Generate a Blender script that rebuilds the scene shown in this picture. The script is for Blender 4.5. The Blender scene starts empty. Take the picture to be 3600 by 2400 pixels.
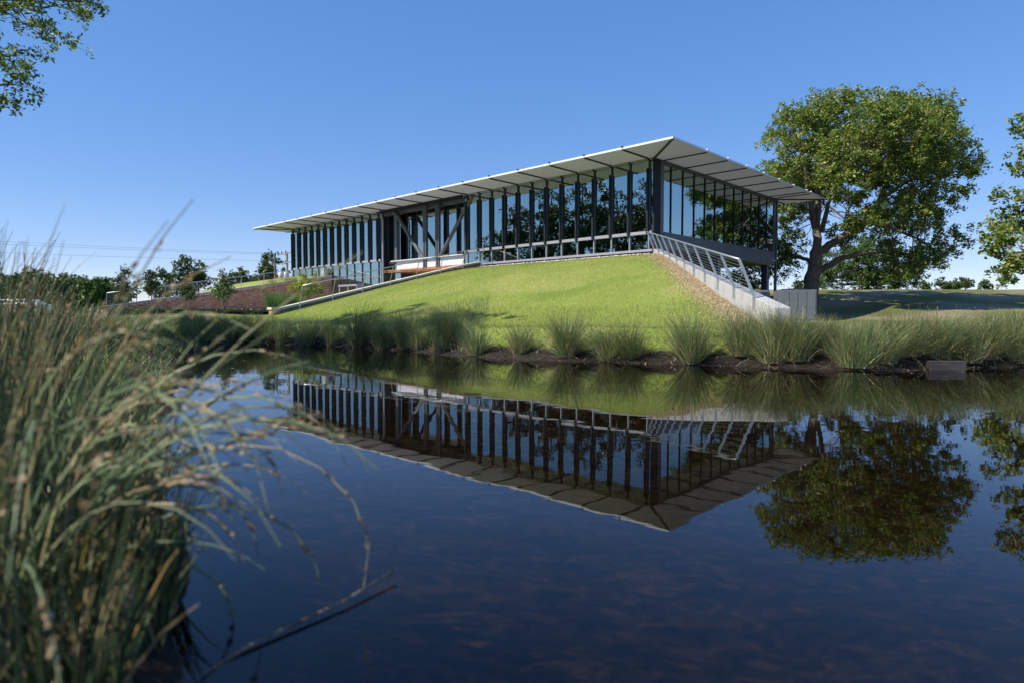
import bpy, math, random
import numpy as np
from mathutils import Vector

random.seed(7)
rng = np.random.default_rng(11)
scene = bpy.context.scene
COL = scene.collection

# ------------------------------------------------------------------ camera
HC = 1.0835
cam_d = bpy.data.cameras.new('camera')
cam = bpy.data.objects.new('camera', cam_d)
COL.objects.link(cam)
cam.location = (0, 0, HC)
cam.rotation_euler = (math.radians(90 - 2.445), 0, 0)
cam_d.sensor_width = 36
cam_d.lens = 22.04
cam_d.clip_start = 0.05
cam_d.clip_end = 6000
cam_d.dof.use_dof = True
cam_d.dof.focus_distance = 30
cam_d.dof.aperture_fstop = 1.35
scene.camera = cam

# ------------------------------------------------------------------ sky and sun
SUN_EL = math.radians(46)
SUN_H = np.array([-0.93, -0.36]); SUN_H = SUN_H / np.linalg.norm(SUN_H)
S = Vector((SUN_H[0] * math.cos(SUN_EL), SUN_H[1] * math.cos(SUN_EL), math.sin(SUN_EL)))
world = bpy.data.worlds.new('World')
scene.world = world
world.use_nodes = True
wn = world.node_tree
wn.nodes.clear()
sky = wn.nodes.new('ShaderNodeTexSky')
sky.sky_type = 'NISHITA'
sky.sun_disc = False
sky.sun_elevation = SUN_EL
sky.sun_rotation = math.atan2(S.x, S.y)
sky.altitude = 2000
sky.air_density = 1.0
sky.dust_density = 0.0
sky.ozone_density = 3.0
bg = wn.nodes.new('ShaderNodeBackground')
bg.inputs['Strength'].default_value = 0.13
wo = wn.nodes.new('ShaderNodeOutputWorld')
hs = wn.nodes.new('ShaderNodeHueSaturation')
hs.inputs['Saturation'].default_value = 1.8
gm_ = wn.nodes.new('ShaderNodeGamma')          # the clear sky of the photograph pales only gently to the horizon
gm_.inputs['Gamma'].default_value = 0.47
tn = wn.nodes.new('ShaderNodeMix')
tn.data_type = 'RGBA'
tn.blend_type = 'MULTIPLY'
tn.inputs[0].default_value = 1.0
tn.inputs[7].default_value = (1.56, 1.50, 1.62, 1)
wn.links.new(sky.outputs[0], gm_.inputs[0])
wn.links.new(gm_.outputs[0], tn.inputs[6])
wn.links.new(tn.outputs[2], hs.inputs['Color'])
wn.links.new(hs.outputs[0], bg.inputs[0])
wn.links.new(bg.outputs[0], wo.inputs[0])
sd = bpy.data.lights.new('sun', 'SUN')
sd.energy = 4.2
sd.angle = math.radians(0.53)
sd.color = (1.0, 0.93, 0.82)
sun = bpy.data.objects.new('sun', sd)
COL.objects.link(sun)
sun.rotation_euler = S.to_track_quat('Z', 'Y').to_euler()
scene.view_settings.view_transform = 'Standard'
scene.view_settings.look = 'None'
scene.view_settings.exposure = 0.95
scene.view_settings.gamma = 1.0
scene.render.engine = 'CYCLES'
scene.cycles.max_bounces = 8
scene.cycles.transparent_max_bounces = 24
scene.cycles.use_denoising = True
scene.cycles.sample_clamp_indirect = 8

# ------------------------------------------------------------------ frames
# (a, b): a runs along the long glass front to the back left, b outwards to the pond
U = np.array([-0.72200447, 0.69188839])
N = np.array([-0.69188839, -0.72200447])
C0 = np.array([7.82755878, 35.0])
THETA = math.atan2(U[1], U[0])


def W(a, b):
    return C0 + a * U + b * N


def ab(x, y):
    dx = np.asarray(x) - C0[0]
    dy = np.asarray(y) - C0[1]
    return dx * U[0] + dy * U[1], dx * N[0] + dy * N[1]


# ------------------------------------------------------------------ mesh helpers
def make_mesh(name, V, F, smooth=False):
    me = bpy.data.meshes.new(name)
    V = np.asarray(V, dtype=np.float32).reshape(-1, 3)
    if isinstance(F, np.ndarray):
        k = F.shape[1]
        me.vertices.add(len(V))
        me.vertices.foreach_set('co', V.ravel())
        me.loops.add(F.size)
        me.loops.foreach_set('vertex_index', F.astype(np.int32).ravel())
        me.polygons.add(len(F))
        me.polygons.foreach_set('loop_start', np.arange(0, F.size, k, dtype=np.int32))
        me.update(calc_edges=True)
    else:
        me.from_pydata([tuple(map(float, v)) for v in V], [], F)
        me.update()
    if smooth:
        me.polygons.foreach_set('use_smooth', np.ones(len(me.polygons), dtype=bool))
    return me


def obj(name, me, mat=None, parent=None, loc=None, rz=None):
    o = bpy.data.objects.new(name, me)
    COL.objects.link(o)
    if mat is not None and me is not None and len(me.materials) == 0:
        me.materials.append(mat)
    if parent is not None:
        o.parent = parent
    if loc is not None:
        o.location = loc
    if rz is not None:
        o.rotation_euler = (0, 0, rz)
    return o


def tag(o, label, cat, group=None):
    o['label'] = label
    o['category'] = cat
    if group:
        o['group'] = group
    return o


def empty(name, loc, rz=0.0):
    return obj(name, None, loc=tuple(loc), rz=rz)


BF = [(0, 3, 2, 1), (4, 5, 6, 7), (0, 1, 5, 4), (1, 2, 6, 5), (2, 3, 7, 6), (3, 0, 4, 7)]


class MB:
    """collects boxes, prisms and tubes; origin is subtracted"""
    def __init__(self, org=(0, 0, 0)):
        self.v = []
        self.f = []
        self.o = np.array(org, float)

    def add(self, V, F):
        n = len(self.v)
        self.v.extend(list(np.asarray(V, float) - self.o))
        self.f.extend([tuple(i + n for i in q) for q in F])
        return self

    def box(self, x0, x1, y0, y1, z0, z1):
        x0, x1 = min(x0, x1), max(x0, x1)
        y0, y1 = min(y0, y1), max(y0, y1)
        z0, z1 = min(z0, z1), max(z0, z1)
        return self.add([(x0, y0, z0), (x1, y0, z0), (x1, y1, z0), (x0, y1, z0),
                         (x0, y0, z1), (x1, y0, z1), (x1, y1, z1), (x0, y1, z1)], BF)

    def hexa(self, pts):
        return self.add(pts, BF)

    def tube(self, pts, radii, sides=6, cap=True, flat=1.0):
        V, F = tube_geo(pts, radii, sides, cap, flat)
        return self.add(V, F)

    def build(self, name, mat, parent=None, smooth=False, bevel=0.0, loc=None, rz=None):
        me = make_mesh(name, self.v, self.f, smooth)
        o = obj(name, me, mat, parent, loc, rz)
        if bevel:
            m = o.modifiers.new('bevel', 'BEVEL')
            m.width = bevel
            m.segments = 2
            m.limit_method = 'ANGLE'
        return o


def tube_geo(pts, radii, sides=6, cap=True, flat=1.0):
    P = np.asarray(pts, float)
    n = len(P)
    if np.isscalar(radii):
        radii = [radii] * n
    T = np.gradient(P, axis=0)
    T /= np.linalg.norm(T, axis=1)[:, None] + 1e-9
    ref = np.array([0, 0, 1.0]) if abs(T[0][2]) < 0.9 else np.array([1.0, 0, 0])
    V = []
    for i in range(n):
        x = np.cross(ref, T[i])
        x /= np.linalg.norm(x) + 1e-9
        y = np.cross(T[i], x)
        ref = np.cross(x, T[i]) * -1 if False else ref
        for s in range(sides):
            an = 2 * math.pi * (s + .5) / sides
            V.append(P[i] + radii[i] * (math.cos(an) * x * flat + math.sin(an) * y))
    F = []
    for i in range(n - 1):
        for s in range(sides):
            s2 = (s + 1) % sides
            F.append((i * sides + s, i * sides + s2, (i + 1) * sides + s2, (i + 1) * sides + s))
    if cap:
        F.append(tuple(range(sides - 1, -1, -1)))
        F.append(tuple((n - 1) * sides + s for s in range(sides)))
    return V, F


def smooth01(x, e0, e1):
    t = np.clip((np.asarray(x, float) - e0) / (e1 - e0), 0, 1)
    return t * t * (3 - 2 * t)


# ------------------------------------------------------------------ materials
def new_mat(name):
    m = bpy.data.materials.new(name)
    m.use_nodes = True
    nt = m.node_tree
    b = nt.nodes['Principled BSDF']
    return m, nt, b


def nnode(nt, t, **kw):
    n = nt.nodes.new(t)
    for k, v in kw.items():
        setattr(n, k, v)
    return n


def ramp(nt, fac, stops):
    r = nnode(nt, 'ShaderNodeValToRGB')
    while len(r.color_ramp.elements) < len(stops):
        r.color_ramp.elements.new(0.5)
    for e, (p, c) in zip(r.color_ramp.elements, stops):
        e.position = p
        e.color = (c[0], c[1], c[2], 1)
    nt.links.new(fac, r.inputs[0])
    return r.outputs[0]


def noise(nt, scale, detail=4, rough=0.55, coord='Object', stretch=None, dist=0.0):
    tc = nnode(nt, 'ShaderNodeTexCoord')
    src = tc.outputs[coord]
    if stretch:
        mp = nnode(nt, 'ShaderNodeMapping')
        mp.inputs['Scale'].default_value = stretch
        nt.links.new(src, mp.inputs[0])
        src = mp.outputs[0]
    n = nnode(nt, 'ShaderNodeTexNoise')
    n.inputs['Scale'].default_value = scale
    n.inputs['Detail'].default_value = detail
    n.inputs['Roughness'].default_value = rough
    n.inputs['Distortion'].default_value = dist
    nt.links.new(src, n.inputs['Vector'])
    return n.outputs['Fac']


def mixc(nt, fac, c1, c2, mode='MIX'):
    m = nnode(nt, 'ShaderNodeMix', data_type='RGBA', blend_type=mode)
    for sock, val in ((m.inputs[0], fac), (m.inputs[6], c1), (m.inputs[7], c2)):
        if isinstance(val, (int, float)):
            sock.default_value = val
        elif isinstance(val, tuple):
            sock.default_value = (val[0], val[1], val[2], 1)
        else:
            nt.links.new(val, sock)
    return m.outputs[2]


def bump(nt, b, h, strength=0.3, dist=0.02):
    n = nnode(nt, 'ShaderNodeBump')
    n.inputs['Strength'].default_value = strength
    n.inputs['Distance'].default_value = dist
    nt.links.new(h, n.inputs['Height'])
    nt.links.new(n.outputs[0], b.inputs['Normal'])


def simple(name, col, rough=0.6, metal=0.0, var=0.15, nscale=3.0, bmp=0.0, bscale=40.0, stretch=None):
    m, nt, b = new_mat(name)
    b.inputs['Roughness'].default_value = rough
    b.inputs['Metallic'].default_value = metal
    f = noise(nt, nscale, 6, 0.6, stretch=stretch)
    lo = tuple(c * (1 - var) for c in col)
    hi = tuple(min(1, c * (1 + var)) for c in col)
    nt.links.new(ramp(nt, f, [(0.3, lo), (0.7, hi)]), b.inputs['Base Color'])
    if bmp:
        bump(nt, b, noise(nt, bscale, 5, 0.6), bmp, 0.02)
    return m


def island(nt):
    return nnode(nt, 'ShaderNodeNewGeometry').outputs['Random Per Island']


def leaf_mat(name, stops, trans=0.3, rough=0.45):
    m, nt, b = new_mat(name)
    col = ramp(nt, island(nt), stops)
    nt.links.new(col, b.inputs['Base Color'])
    b.inputs['Roughness'].default_value = rough
    b.inputs['Specular IOR Level'].default_value = 0.35
    tr = nnode(nt, 'ShaderNodeBsdfTranslucent')
    bright = mixc(nt, 1.0, col, (1.0, 1.0, 0.55), 'MULTIPLY')
    nt.links.new(bright, tr.inputs[0])
    mx = nnode(nt, 'ShaderNodeMixShader')
    mx.inputs[0].default_value = trans
    nt.links.new(b.outputs[0], mx.inputs[1])
    nt.links.new(tr.outputs[0], mx.inputs[2])
    nt.links.new(mx.outputs[0], nt.nodes['Material Output'].inputs[0])
    return m


M = {}
M['dark'] = simple('dark_metal', (0.011, 0.015, 0.022), 0.6, 0.0, 0.1)
M['dark'].node_tree.nodes['Principled BSDF'].inputs['Specular IOR Level'].default_value = 0.2
M['navy'] = simple('navy_panel', (0.040, 0.050, 0.075), 0.35, 0.0, 0.08, 1.2)
M['grey_steel'] = simple('grey_painted_steel', (0.075, 0.078, 0.088), 0.4, 0.0, 0.1)
M['sill'] = simple('sill_aluminium', (0.28, 0.28, 0.32), 0.42, 0.2, 0.08)
M['mullion'] = simple('mullion_metal', (0.045, 0.045, 0.055), 0.4, 0.3, 0.1)
M['white'] = simple('white_panel', (0.56, 0.57, 0.60), 0.5, 0.0, 0.04, 0.8)
M['edge'] = simple('white_roof_edge', (0.62, 0.62, 0.63), 0.35, 0.1, 0.03)
M['rafter'] = simple('rafter_steel', (0.035, 0.036, 0.033), 0.5, 0.0, 0.15)
M['steel'] = simple('galvanised_steel', (0.47, 0.48, 0.50), 0.38, 0.75, 0.12, 6)
M['cable'] = simple('steel_cable', (0.33, 0.34, 0.36), 0.35, 0.8, 0.08)
M['ceiling'] = simple('white_ceiling', (0.55, 0.55, 0.55), 0.8, 0.0, 0.05)
M['carpet'] = simple('carpet', (0.16, 0.15, 0.14), 0.95, 0.0, 0.2, 8)
M['yellow_soffit'] = simple('yellow_board_soffit', (0.55, 0.49, 0.24), 0.6, 0.0, 0.1, 2, stretch=(1, 12, 1))
M['mortar'] = simple('mortar', (0.58, 0.53, 0.48), 0.95, 0.0, 0.2, 15)
M['chair'] = simple('chair_shell', (0.10, 0.12, 0.14), 0.5, 0.0, 0.1)
M['table'] = simple('table_top', (0.55, 0.55, 0.52), 0.4, 0.0, 0.05)
M['rubber'] = simple('rubber', (0.02, 0.02, 0.02), 0.8)
M['asphalt'] = simple('asphalt', (0.06, 0.06, 0.062), 0.95, 0, 0.2, 3, 0.3, 80)
M['pave'] = simple('concrete_paving', (0.40, 0.39, 0.37), 0.9, 0, 0.14, 1.5, 0.15, 60)


def soffit_mat(name, col, along):
    m, nt, b = new_mat(name)
    tc = nnode(nt, 'ShaderNodeTexCoord')
    w = nnode(nt, 'ShaderNodeTexWave', wave_type='BANDS', bands_direction=along, wave_profile='SIN')
    w.inputs['Scale'].default_value = 3.1
    w.inputs['Distortion'].default_value = 0.0
    nt.links.new(tc.outputs['Object'], w.inputs['Vector'])
    f = noise(nt, 1.3, 5, 0.6, stretch=(0.4, 2.5, 1) if along == 'Y' else (2.5, 0.4, 1))
    base = ramp(nt, f, [(0.3, tuple(c * 0.9 for c in col)), (0.7, col)])
    gap = ramp(nt, w.outputs['Fac'], [(0.0, (0.25, 0.25, 0.245)), (0.30, (1, 1, 1))])
    nt.links.new(mixc(nt, 1.0, base, gap, 'MULTIPLY'), b.inputs['Base Color'])
    b.inputs['Roughness'].default_value = 0.5
    b.inputs['Metallic'].default_value = 0.15
    bump(nt, b, w.outputs['Fac'], 0.6, 0.02)
    tr = nnode(nt, 'ShaderNodeBsdfTranslucent')          # louvre blades pass part of the daylight on
    tr.inputs[0].default_value = (0.80, 0.80, 0.80, 1)
    mx = nnode(nt, 'ShaderNodeMixShader')
    mx.inputs[0].default_value = 0.27
    nt.links.new(b.outputs[0], mx.inputs[1])
    nt.links.new(tr.outputs[0], mx.inputs[2])
    nt.links.new(mx.outputs[0], nt.nodes['Material Output'].inputs[0])
    return m


M['soffit_y'] = soffit_mat('louvre_soffit_long', (0.54, 0.53, 0.51), 'Y')
M['soffit_x'] = soffit_mat('louvre_soffit_short', (0.50, 0.50, 0.495), 'X')


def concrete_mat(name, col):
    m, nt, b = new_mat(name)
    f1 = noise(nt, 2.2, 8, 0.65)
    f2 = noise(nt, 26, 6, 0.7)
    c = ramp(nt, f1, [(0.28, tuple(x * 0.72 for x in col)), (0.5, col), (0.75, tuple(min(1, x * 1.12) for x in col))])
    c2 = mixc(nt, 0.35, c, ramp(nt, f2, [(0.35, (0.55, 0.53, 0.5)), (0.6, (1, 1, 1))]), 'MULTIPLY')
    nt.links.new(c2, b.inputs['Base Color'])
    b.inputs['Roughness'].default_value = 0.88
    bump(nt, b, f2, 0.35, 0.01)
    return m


M['concrete'] = concrete_mat('cast_concrete', (0.37, 0.37, 0.37))
M['coping'] = concrete_mat('pale_coping_stone', (0.50, 0.47, 0.41))
M['plinth'] = concrete_mat('rendered_plinth', (0.36, 0.35, 0.34))
M['render'] = concrete_mat('stained_shaded_render', (0.15, 0.145, 0.14))  # stained, and darkened further for the shade on the kerb face


def brick_mat():
    m, nt, b = new_mat('brick')
    c = ramp(nt, island(nt), [(0.0, (0.16, 0.10, 0.09)), (0.13, (0.22, 0.12, 0.10)), (0.17, (0.44, 0.19, 0.13)),
                              (0.55, (0.52, 0.235, 0.16)), (0.85, (0.58, 0.29, 0.20)), (1.0, (0.64, 0.42, 0.32))])
    f = noise(nt, 30, 5, 0.7)
    nt.links.new(mixc(nt, 0.5, c, ramp(nt, f, [(0.3, (0.6, 0.6, 0.6)), (0.7, (1, 1, 1))]), 'MULTIPLY'), b.inputs['Base Color'])
    b.inputs['Roughness'].default_value = 0.9
    return m


M['brick'] = brick_mat()


def wood_mat(name, c0, c1, axis='X', scale=9.0):
    m, nt, b = new_mat(name)
    st = (0.6, 14, 14) if axis == 'X' else (14, 0.6, 14)
    f = noise(nt, 2.5, 6, 0.6, stretch=st)
    nt.links.new(ramp(nt, f, [(0.3, c0), (0.7, c1)]), b.inputs['Base Color'])
    b.inputs['Roughness'].default_value = 0.55
    return m


M['wood'] = wood_mat('warm_wood', (0.26, 0.10, 0.04), (0.42, 0.18, 0.075))
M['wood_slat'] = wood_mat('brown_slat', (0.16, 0.07, 0.03), (0.28, 0.13, 0.06))
M['timber'] = wood_mat('weathered_timber', (0.026, 0.022, 0.02), (0.075, 0.064, 0.055), scale=4)  # weathered wood, darkened overall in place of rush shadows falling on it
M['pole_wood'] = wood_mat('pole_wood', (0.28, 0.25, 0.22), (0.42, 0.39, 0.35))


def bark_mat(name, c0, c1):
    m, nt, b = new_mat(name)
    f = noise(nt, 3.0, 8, 0.7, stretch=(3, 3, 0.8))
    nt.links.new(ramp(nt, f, [(0.32, c0), (0.68, c1)]), b.inputs['Base Color'])
    b.inputs['Roughness'].default_value = 0.95
    bump(nt, b, f, 0.8, 0.05)
    return m


M['bark'] = bark_mat('oak_bark', (0.055, 0.045, 0.036), (0.22, 0.18, 0.145))
M['bark_young'] = bark_mat('young_bark', (0.09, 0.075, 0.06), (0.2, 0.17, 0.14))


def glass_mat(name, tint, refl, add=0.06, ior=1.9):
    m, nt, b = new_mat(name)
    nt.nodes.remove(b)
    fr = nnode(nt, 'ShaderNodeFresnel')
    fr.inputs['IOR'].default_value = ior
    ad = nnode(nt, 'ShaderNodeMath', operation='ADD', use_clamp=True)
    ad.inputs[1].default_value = add
    nt.links.new(fr.outputs[0], ad.inputs[0])
    tr = nnode(nt, 'ShaderNodeBsdfTransparent')
    tr.inputs[0].default_value = (*tint, 1)
    gl = nnode(nt, 'ShaderNodeBsdfGlossy')
    gl.inputs['Color'].default_value = (*refl, 1)
    gl.inputs['Roughness'].default_value = 0.0
    bn = nnode(nt, 'ShaderNodeBump')
    bn.inputs['Strength'].default_value = 0.018
    bn.inputs['Distance'].default_value = 0.05
    nt.links.new(noise(nt, 0.9, 1, 0.4), bn.inputs['Height'])
    nt.links.new(bn.outputs[0], gl.inputs['Normal'])
    mx = nnode(nt, 'ShaderNodeMixShader')
    nt.links.new(ad.outputs[0], mx.inputs[0])
    nt.links.new(tr.outputs[0], mx.inputs[1])
    nt.links.new(gl.outputs[0], mx.inputs[2])
    nt.links.new(mx.outputs[0], nt.nodes['Material Output'].inputs[0])
    return m


M['glass'] = glass_mat('tinted_glass', (0.80, 0.89, 0.88), (0.84, 1.0, 0.93), 0.32, 1.9)
M['clear_glass'] = glass_mat('clear_glass', (0.95, 0.97, 0.97), (0.9, 1, 1), 0.0, 1.25)
M['car_glass'] = glass_mat('car_glass', (0.2, 0.24, 0.25), (1, 1, 1), 0.05, 1.6)


def water_mat():
    m, nt, b = new_mat('pond_water')
    nt.nodes.remove(b)
    tc = nnode(nt, 'ShaderNodeTexCoord')
    mp = nnode(nt, 'ShaderNodeMapping')
    mp.inputs['Scale'].default_value = (0.9, 1.7, 1)
    nt.links.new(tc.outputs['Object'], mp.inputs[0])
    n1 = nnode(nt, 'ShaderNodeTexNoise')
    n1.inputs['Scale'].default_value = 1.15
    n1.inputs['Detail'].default_value = 3
    n1.inputs['Roughness'].default_value = 0.45
    nt.links.new(mp.outputs[0], n1.inputs['Vector'])
    n2 = nnode(nt, 'ShaderNodeTexNoise')
    n2.inputs['Scale'].default_value = 0.16
    n2.inputs['Detail'].default_value = 2
    nt.links.new(tc.outputs['Object'], n2.inputs['Vector'])
    mu = nnode(nt, 'ShaderNodeMath', operation='MULTIPLY')
    nt.links.new(n1.outputs['Fac'], mu.inputs[0])
    nt.links.new(ramp(nt, n2.outputs['Fac'], [(0.35, (0.35, 0.35, 0.35)), (0.65, (1, 1, 1))]), mu.inputs[1])
    bn = nnode(nt, 'ShaderNodeBump')
    bn.inputs['Strength'].default_value = 1.0
    bn.inputs['Distance'].default_value = 0.0024
    nt.links.new(mu.outputs[0], bn.inputs['Height'])
    fr = nnode(nt, 'ShaderNodeFresnel')
    fr.inputs['IOR'].default_value = 1.333
    nt.links.new(bn.outputs[0], fr.inputs['Normal'])
    gl = nnode(nt, 'ShaderNodeBsdfGlossy')
    gl.inputs['Color'].default_value = (0.95, 0.97, 1.0, 1)
    gl.inputs['Roughness'].default_value = 0.0
    nt.links.new(bn.outputs[0], gl.inputs['Normal'])
    tr = nnode(nt, 'ShaderNodeBsdfTransparent')
    tr.inputs[0].default_value = (0.31, 0.27, 0.21, 1)
    mx = nnode(nt, 'ShaderNodeMixShader')
    nt.links.new(fr.outputs[0], mx.inputs[0])
    nt.links.new(tr.outputs[0], mx.inputs[1])
    nt.links.new(gl.outputs[0], mx.inputs[2])
    nt.links.new(mx.outputs[0], nt.nodes['Material Output'].inputs[0])
    return m


M['water'] = water_mat()


def ground_mat():
    m, nt, b = new_mat('ground')
    at = nnode(nt, 'ShaderNodeAttribute', attribute_name='zone')
    sep = nnode(nt, 'ShaderNodeSeparateColor')
    nt.links.new(at.outputs['Color'], sep.inputs[0])
    f1 = noise(nt, 0.45, 6, 0.6)
    f2 = noise(nt, 9, 6, 0.7)
    f3 = noise(nt, 60, 4, 0.7)
    lawn = mixc(nt, 0.55, ramp(nt, f1, [(0.3, (0.150, 0.200, 0.036)), (0.5, (0.215, 0.262, 0.052)), (0.72, (0.295, 0.315, 0.088))]),
                ramp(nt, f2, [(0.3, (0.12, 0.19, 0.028)), (0.7, (0.25, 0.32, 0.055))]))
    patch = noise(nt, 0.16, 5, 0.65, dist=0.8)
    lawn = mixc(nt, 0.55, lawn, ramp(nt, patch, [(0.36, (0.125, 0.19, 0.034)), (0.5, (0.23, 0.275, 0.06)), (0.64, (0.37, 0.335, 0.13))]))
    rough = mixc(nt, 0.5, ramp(nt, f1, [(0.3, (0.06, 0.09, 0.022)), (0.7, (0.14, 0.15, 0.045))]),
                 ramp(nt, f2, [(0.3, (0.06, 0.085, 0.02)), (0.7, (0.17, 0.165, 0.06))]))
    mud = mixc(nt, 0.5, ramp(nt, f2, [(0.3, (0.018, 0.014, 0.011)), (0.62, (0.036, 0.029, 0.024)), (0.78, (0.10, 0.08, 0.062))]),
               ramp(nt, f3, [(0.4, (0.02, 0.016, 0.012)), (0.7, (0.06, 0.048, 0.038))]))
    bed = ramp(nt, noise(nt, 4.5, 7, 0.68, stretch=(1.0, 1.6, 1), dist=1.2),
               [(0.40, (0.016, 0.013, 0.011)), (0.54, (0.09, 0.064, 0.046)), (0.68, (0.29, 0.20, 0.14))])
    dirt = ramp(nt, f2, [(0.3, (0.19, 0.145, 0.095)), (0.7, (0.42, 0.335, 0.235))])
    gm = mixc(nt, sep.outputs[0], rough, lawn)
    gd = mixc(nt, sep.outputs[1], gm, dirt)
    # mud below about 0.35 m, bed below water
    geo = nnode(nt, 'ShaderNodeNewGeometry')
    sx = nnode(nt, 'ShaderNodeSeparateXYZ')
    nt.links.new(geo.outputs['Position'], sx.inputs[0])
    ad = nnode(nt, 'ShaderNodeMath', operation='MULTIPLY_ADD')
    nt.links.new(f2, ad.inputs[0])
    ad.inputs[1].default_value = -0.30
    nt.links.new(sx.outputs['Z'], ad.inputs[2])
    mr = nnode(nt, 'ShaderNodeMapRange', interpolation_type='SMOOTHSTEP')
    mr.inputs['From Min'].default_value = 0.06
    mr.inputs['From Max'].default_value = 0.17
    nt.links.new(ad.outputs[0], mr.inputs['Value'])
    g2 = mixc(nt, mr.outputs[0], mud, gd)
    mr2 = nnode(nt, 'ShaderNodeMapRange', interpolation_type='SMOOTHSTEP')
    mr2.inputs['From Min'].default_value = -0.12
    mr2.inputs['From Max'].default_value = -0.02
    nt.links.new(sx.outputs['Z'], mr2.inputs['Value'])
    nt.links.new(mixc(nt, mr2.outputs[0], bed, g2), b.inputs['Base Color'])
    b.inputs['Roughness'].default_value = 0.95
    b.inputs['Specular IOR Level'].default_value = 0.15
    bump(nt, b, f3, 0.7, 0.05)
    return m


M['ground'] = ground_mat()
M['oak_leaf'] = leaf_mat('oak_leaves', [(0.0, (0.06, 0.115, 0.02)), (0.45, (0.11, 0.185, 0.032)), (0.70, (0.16, 0.235, 0.045)),
                                        (0.76, (0.32, 0.34, 0.075)), (1.0, (0.46, 0.43, 0.16))], 0.45)
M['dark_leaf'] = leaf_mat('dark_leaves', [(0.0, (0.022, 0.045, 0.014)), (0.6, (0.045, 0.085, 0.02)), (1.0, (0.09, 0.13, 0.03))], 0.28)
M['mid_leaf'] = leaf_mat('mid_leaves', [(0.0, (0.04, 0.085, 0.02)), (0.6, (0.075, 0.14, 0.03)), (1.0, (0.13, 0.20, 0.05))], 0.3)
M['lime_leaf'] = leaf_mat('lime_leaves', [(0.0, (0.14, 0.20, 0.02)), (0.6, (0.25, 0.31, 0.03)), (1.0, (0.38, 0.40, 0.06))], 0.4)
M['hazy_leaf'] = leaf_mat('distant_leaves', [(0.0, (0.035, 0.07, 0.022)), (0.6, (0.065, 0.115, 0.03)), (1.0, (0.11, 0.165, 0.045))], 0.3)
M['rush'] = leaf_mat('rush_blades', [(0.0, (0.075, 0.135, 0.06)), (0.5, (0.13, 0.20, 0.09)), (0.78, (0.20, 0.26, 0.11)),
                                     (0.86, (0.32, 0.27, 0.12)), (1.0, (0.44, 0.34, 0.17))], 0.3, 0.4)
M['seed'] = leaf_mat('brown_seed', [(0.0, (0.09, 0.05, 0.022)), (0.6, (0.19, 0.11, 0.05)), (1.0, (0.33, 0.22, 0.11))], 0.15, 0.7)
M['reed'] = leaf_mat('reed_stems', [(0.0, (0.035, 0.06, 0.028)), (0.5, (0.075, 0.12, 0.05)), (0.72, (0.15, 0.19, 0.09)),
                                    (0.80, (0.30, 0.24, 0.11)), (0.92, (0.42, 0.33, 0.18)), (1.0, (0.36, 0.22, 0.05))], 0.2, 0.35)
M['reed_pale'] = leaf_mat('pale_reed_stems', [(0.0, (0.16, 0.23, 0.12)), (0.6, (0.27, 0.34, 0.19)), (0.85, (0.42, 0.38, 0.22)), (1.0, (0.50, 0.40, 0.24))], 0.3, 0.35)
M['seedpale'] = leaf_mat('pale_seed', [(0.0, (0.15, 0.09, 0.045)), (0.6, (0.33, 0.22, 0.125)), (1.0, (0.50, 0.38, 0.25))], 0.25, 0.7)
M['blade'] = leaf_mat('lawn_blades', [(0.0, (0.165, 0.215, 0.038)), (0.6, (0.24, 0.29, 0.06)), (0.9, (0.33, 0.35, 0.10)), (1.0, (0.45, 0.42, 0.19))], 0.35, 0.5)
M['green_grass'] = leaf_mat('upright_grass', [(0.0, (0.05, 0.13, 0.03)), (0.7, (0.10, 0.20, 0.045)), (1.0, (0.20, 0.27, 0.08))], 0.3)
M['straw'] = leaf_mat('straw', [(0.0, (0.28, 0.20, 0.11)), (0.6, (0.50, 0.39, 0.24)), (1.0, (0.64, 0.52, 0.35))], 0.1, 0.8)
M['litter'] = leaf_mat('leaf_litter', [(0.0, (0.02, 0.016, 0.012)), (0.6, (0.07, 0.05, 0.035)), (0.9, (0.2, 0.13, 0.07)), (1.0, (0.42, 0.36, 0.28))], 0.1, 0.8)
M['gravel'] = leaf_mat('gravel', [(0.0, (0.18, 0.18, 0.18)), (0.6, (0.42, 0.41, 0.40)), (1.0, (0.68, 0.66, 0.64))], 0.0, 0.85)

# ------------------------------------------------------------------ terrain
POND = np.array([(-0.85, 0.55), (-1.05, 1.8), (-1.75, 3.0), (-2.68, 4.8), (-4.43, 8.1), (-6.9, 12.6), (-8.9, 16.6), (-9.8, 20.3),
                 (-9.4, 22.4), (-8.3, 22.6), (-5.9, 21.3), (-3.7, 19.3), (-2.03, 17.8), (-0.74, 16.0), (1.26, 14.56), (1.95, 14.4), (3.43, 13.6), (5.3, 12.85),
                 (6.3, 12.5), (6.9, 12.1), (8.6, 12.37), (10.3, 13.1), (13, 13.9), (22, 13.6), (30, 8.0), (32, -4), (22, -9), (8, -7), (3.0, -1.6), (1.2, -0.2), (0.2, 0.25)])


def pond_sd(x, y):
    """signed distance, positive inside the pond"""
    x = np.asarray(x, float)
    y = np.asarray(y, float)
    d2 = np.full(x.shape, 1e12)
    inside = np.zeros(x.shape, bool)
    n = len(POND)
    for i in range(n):
        x0, y0 = POND[i]
        x1, y1 = POND[(i + 1) % n]
        ex, ey = x1 - x0, y1 - y0
        t = np.clip(((x - x0) * ex + (y - y0) * ey) / (ex * ex + ey * ey), 0, 1)
        d2 = np.minimum(d2, (x - x0 - t * ex) ** 2 + (y - y0 - t * ey) ** 2)
        cond = (y0 > y) != (y1 > y)
        with np.errstate(divide='ignore', invalid='ignore'):
            xi = (x1 - x0) * (y - y0) / (y1 - y0) + x0
        inside ^= cond & (x < xi)
    d = np.sqrt(d2)
    return np.where(inside, d, -d)


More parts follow.
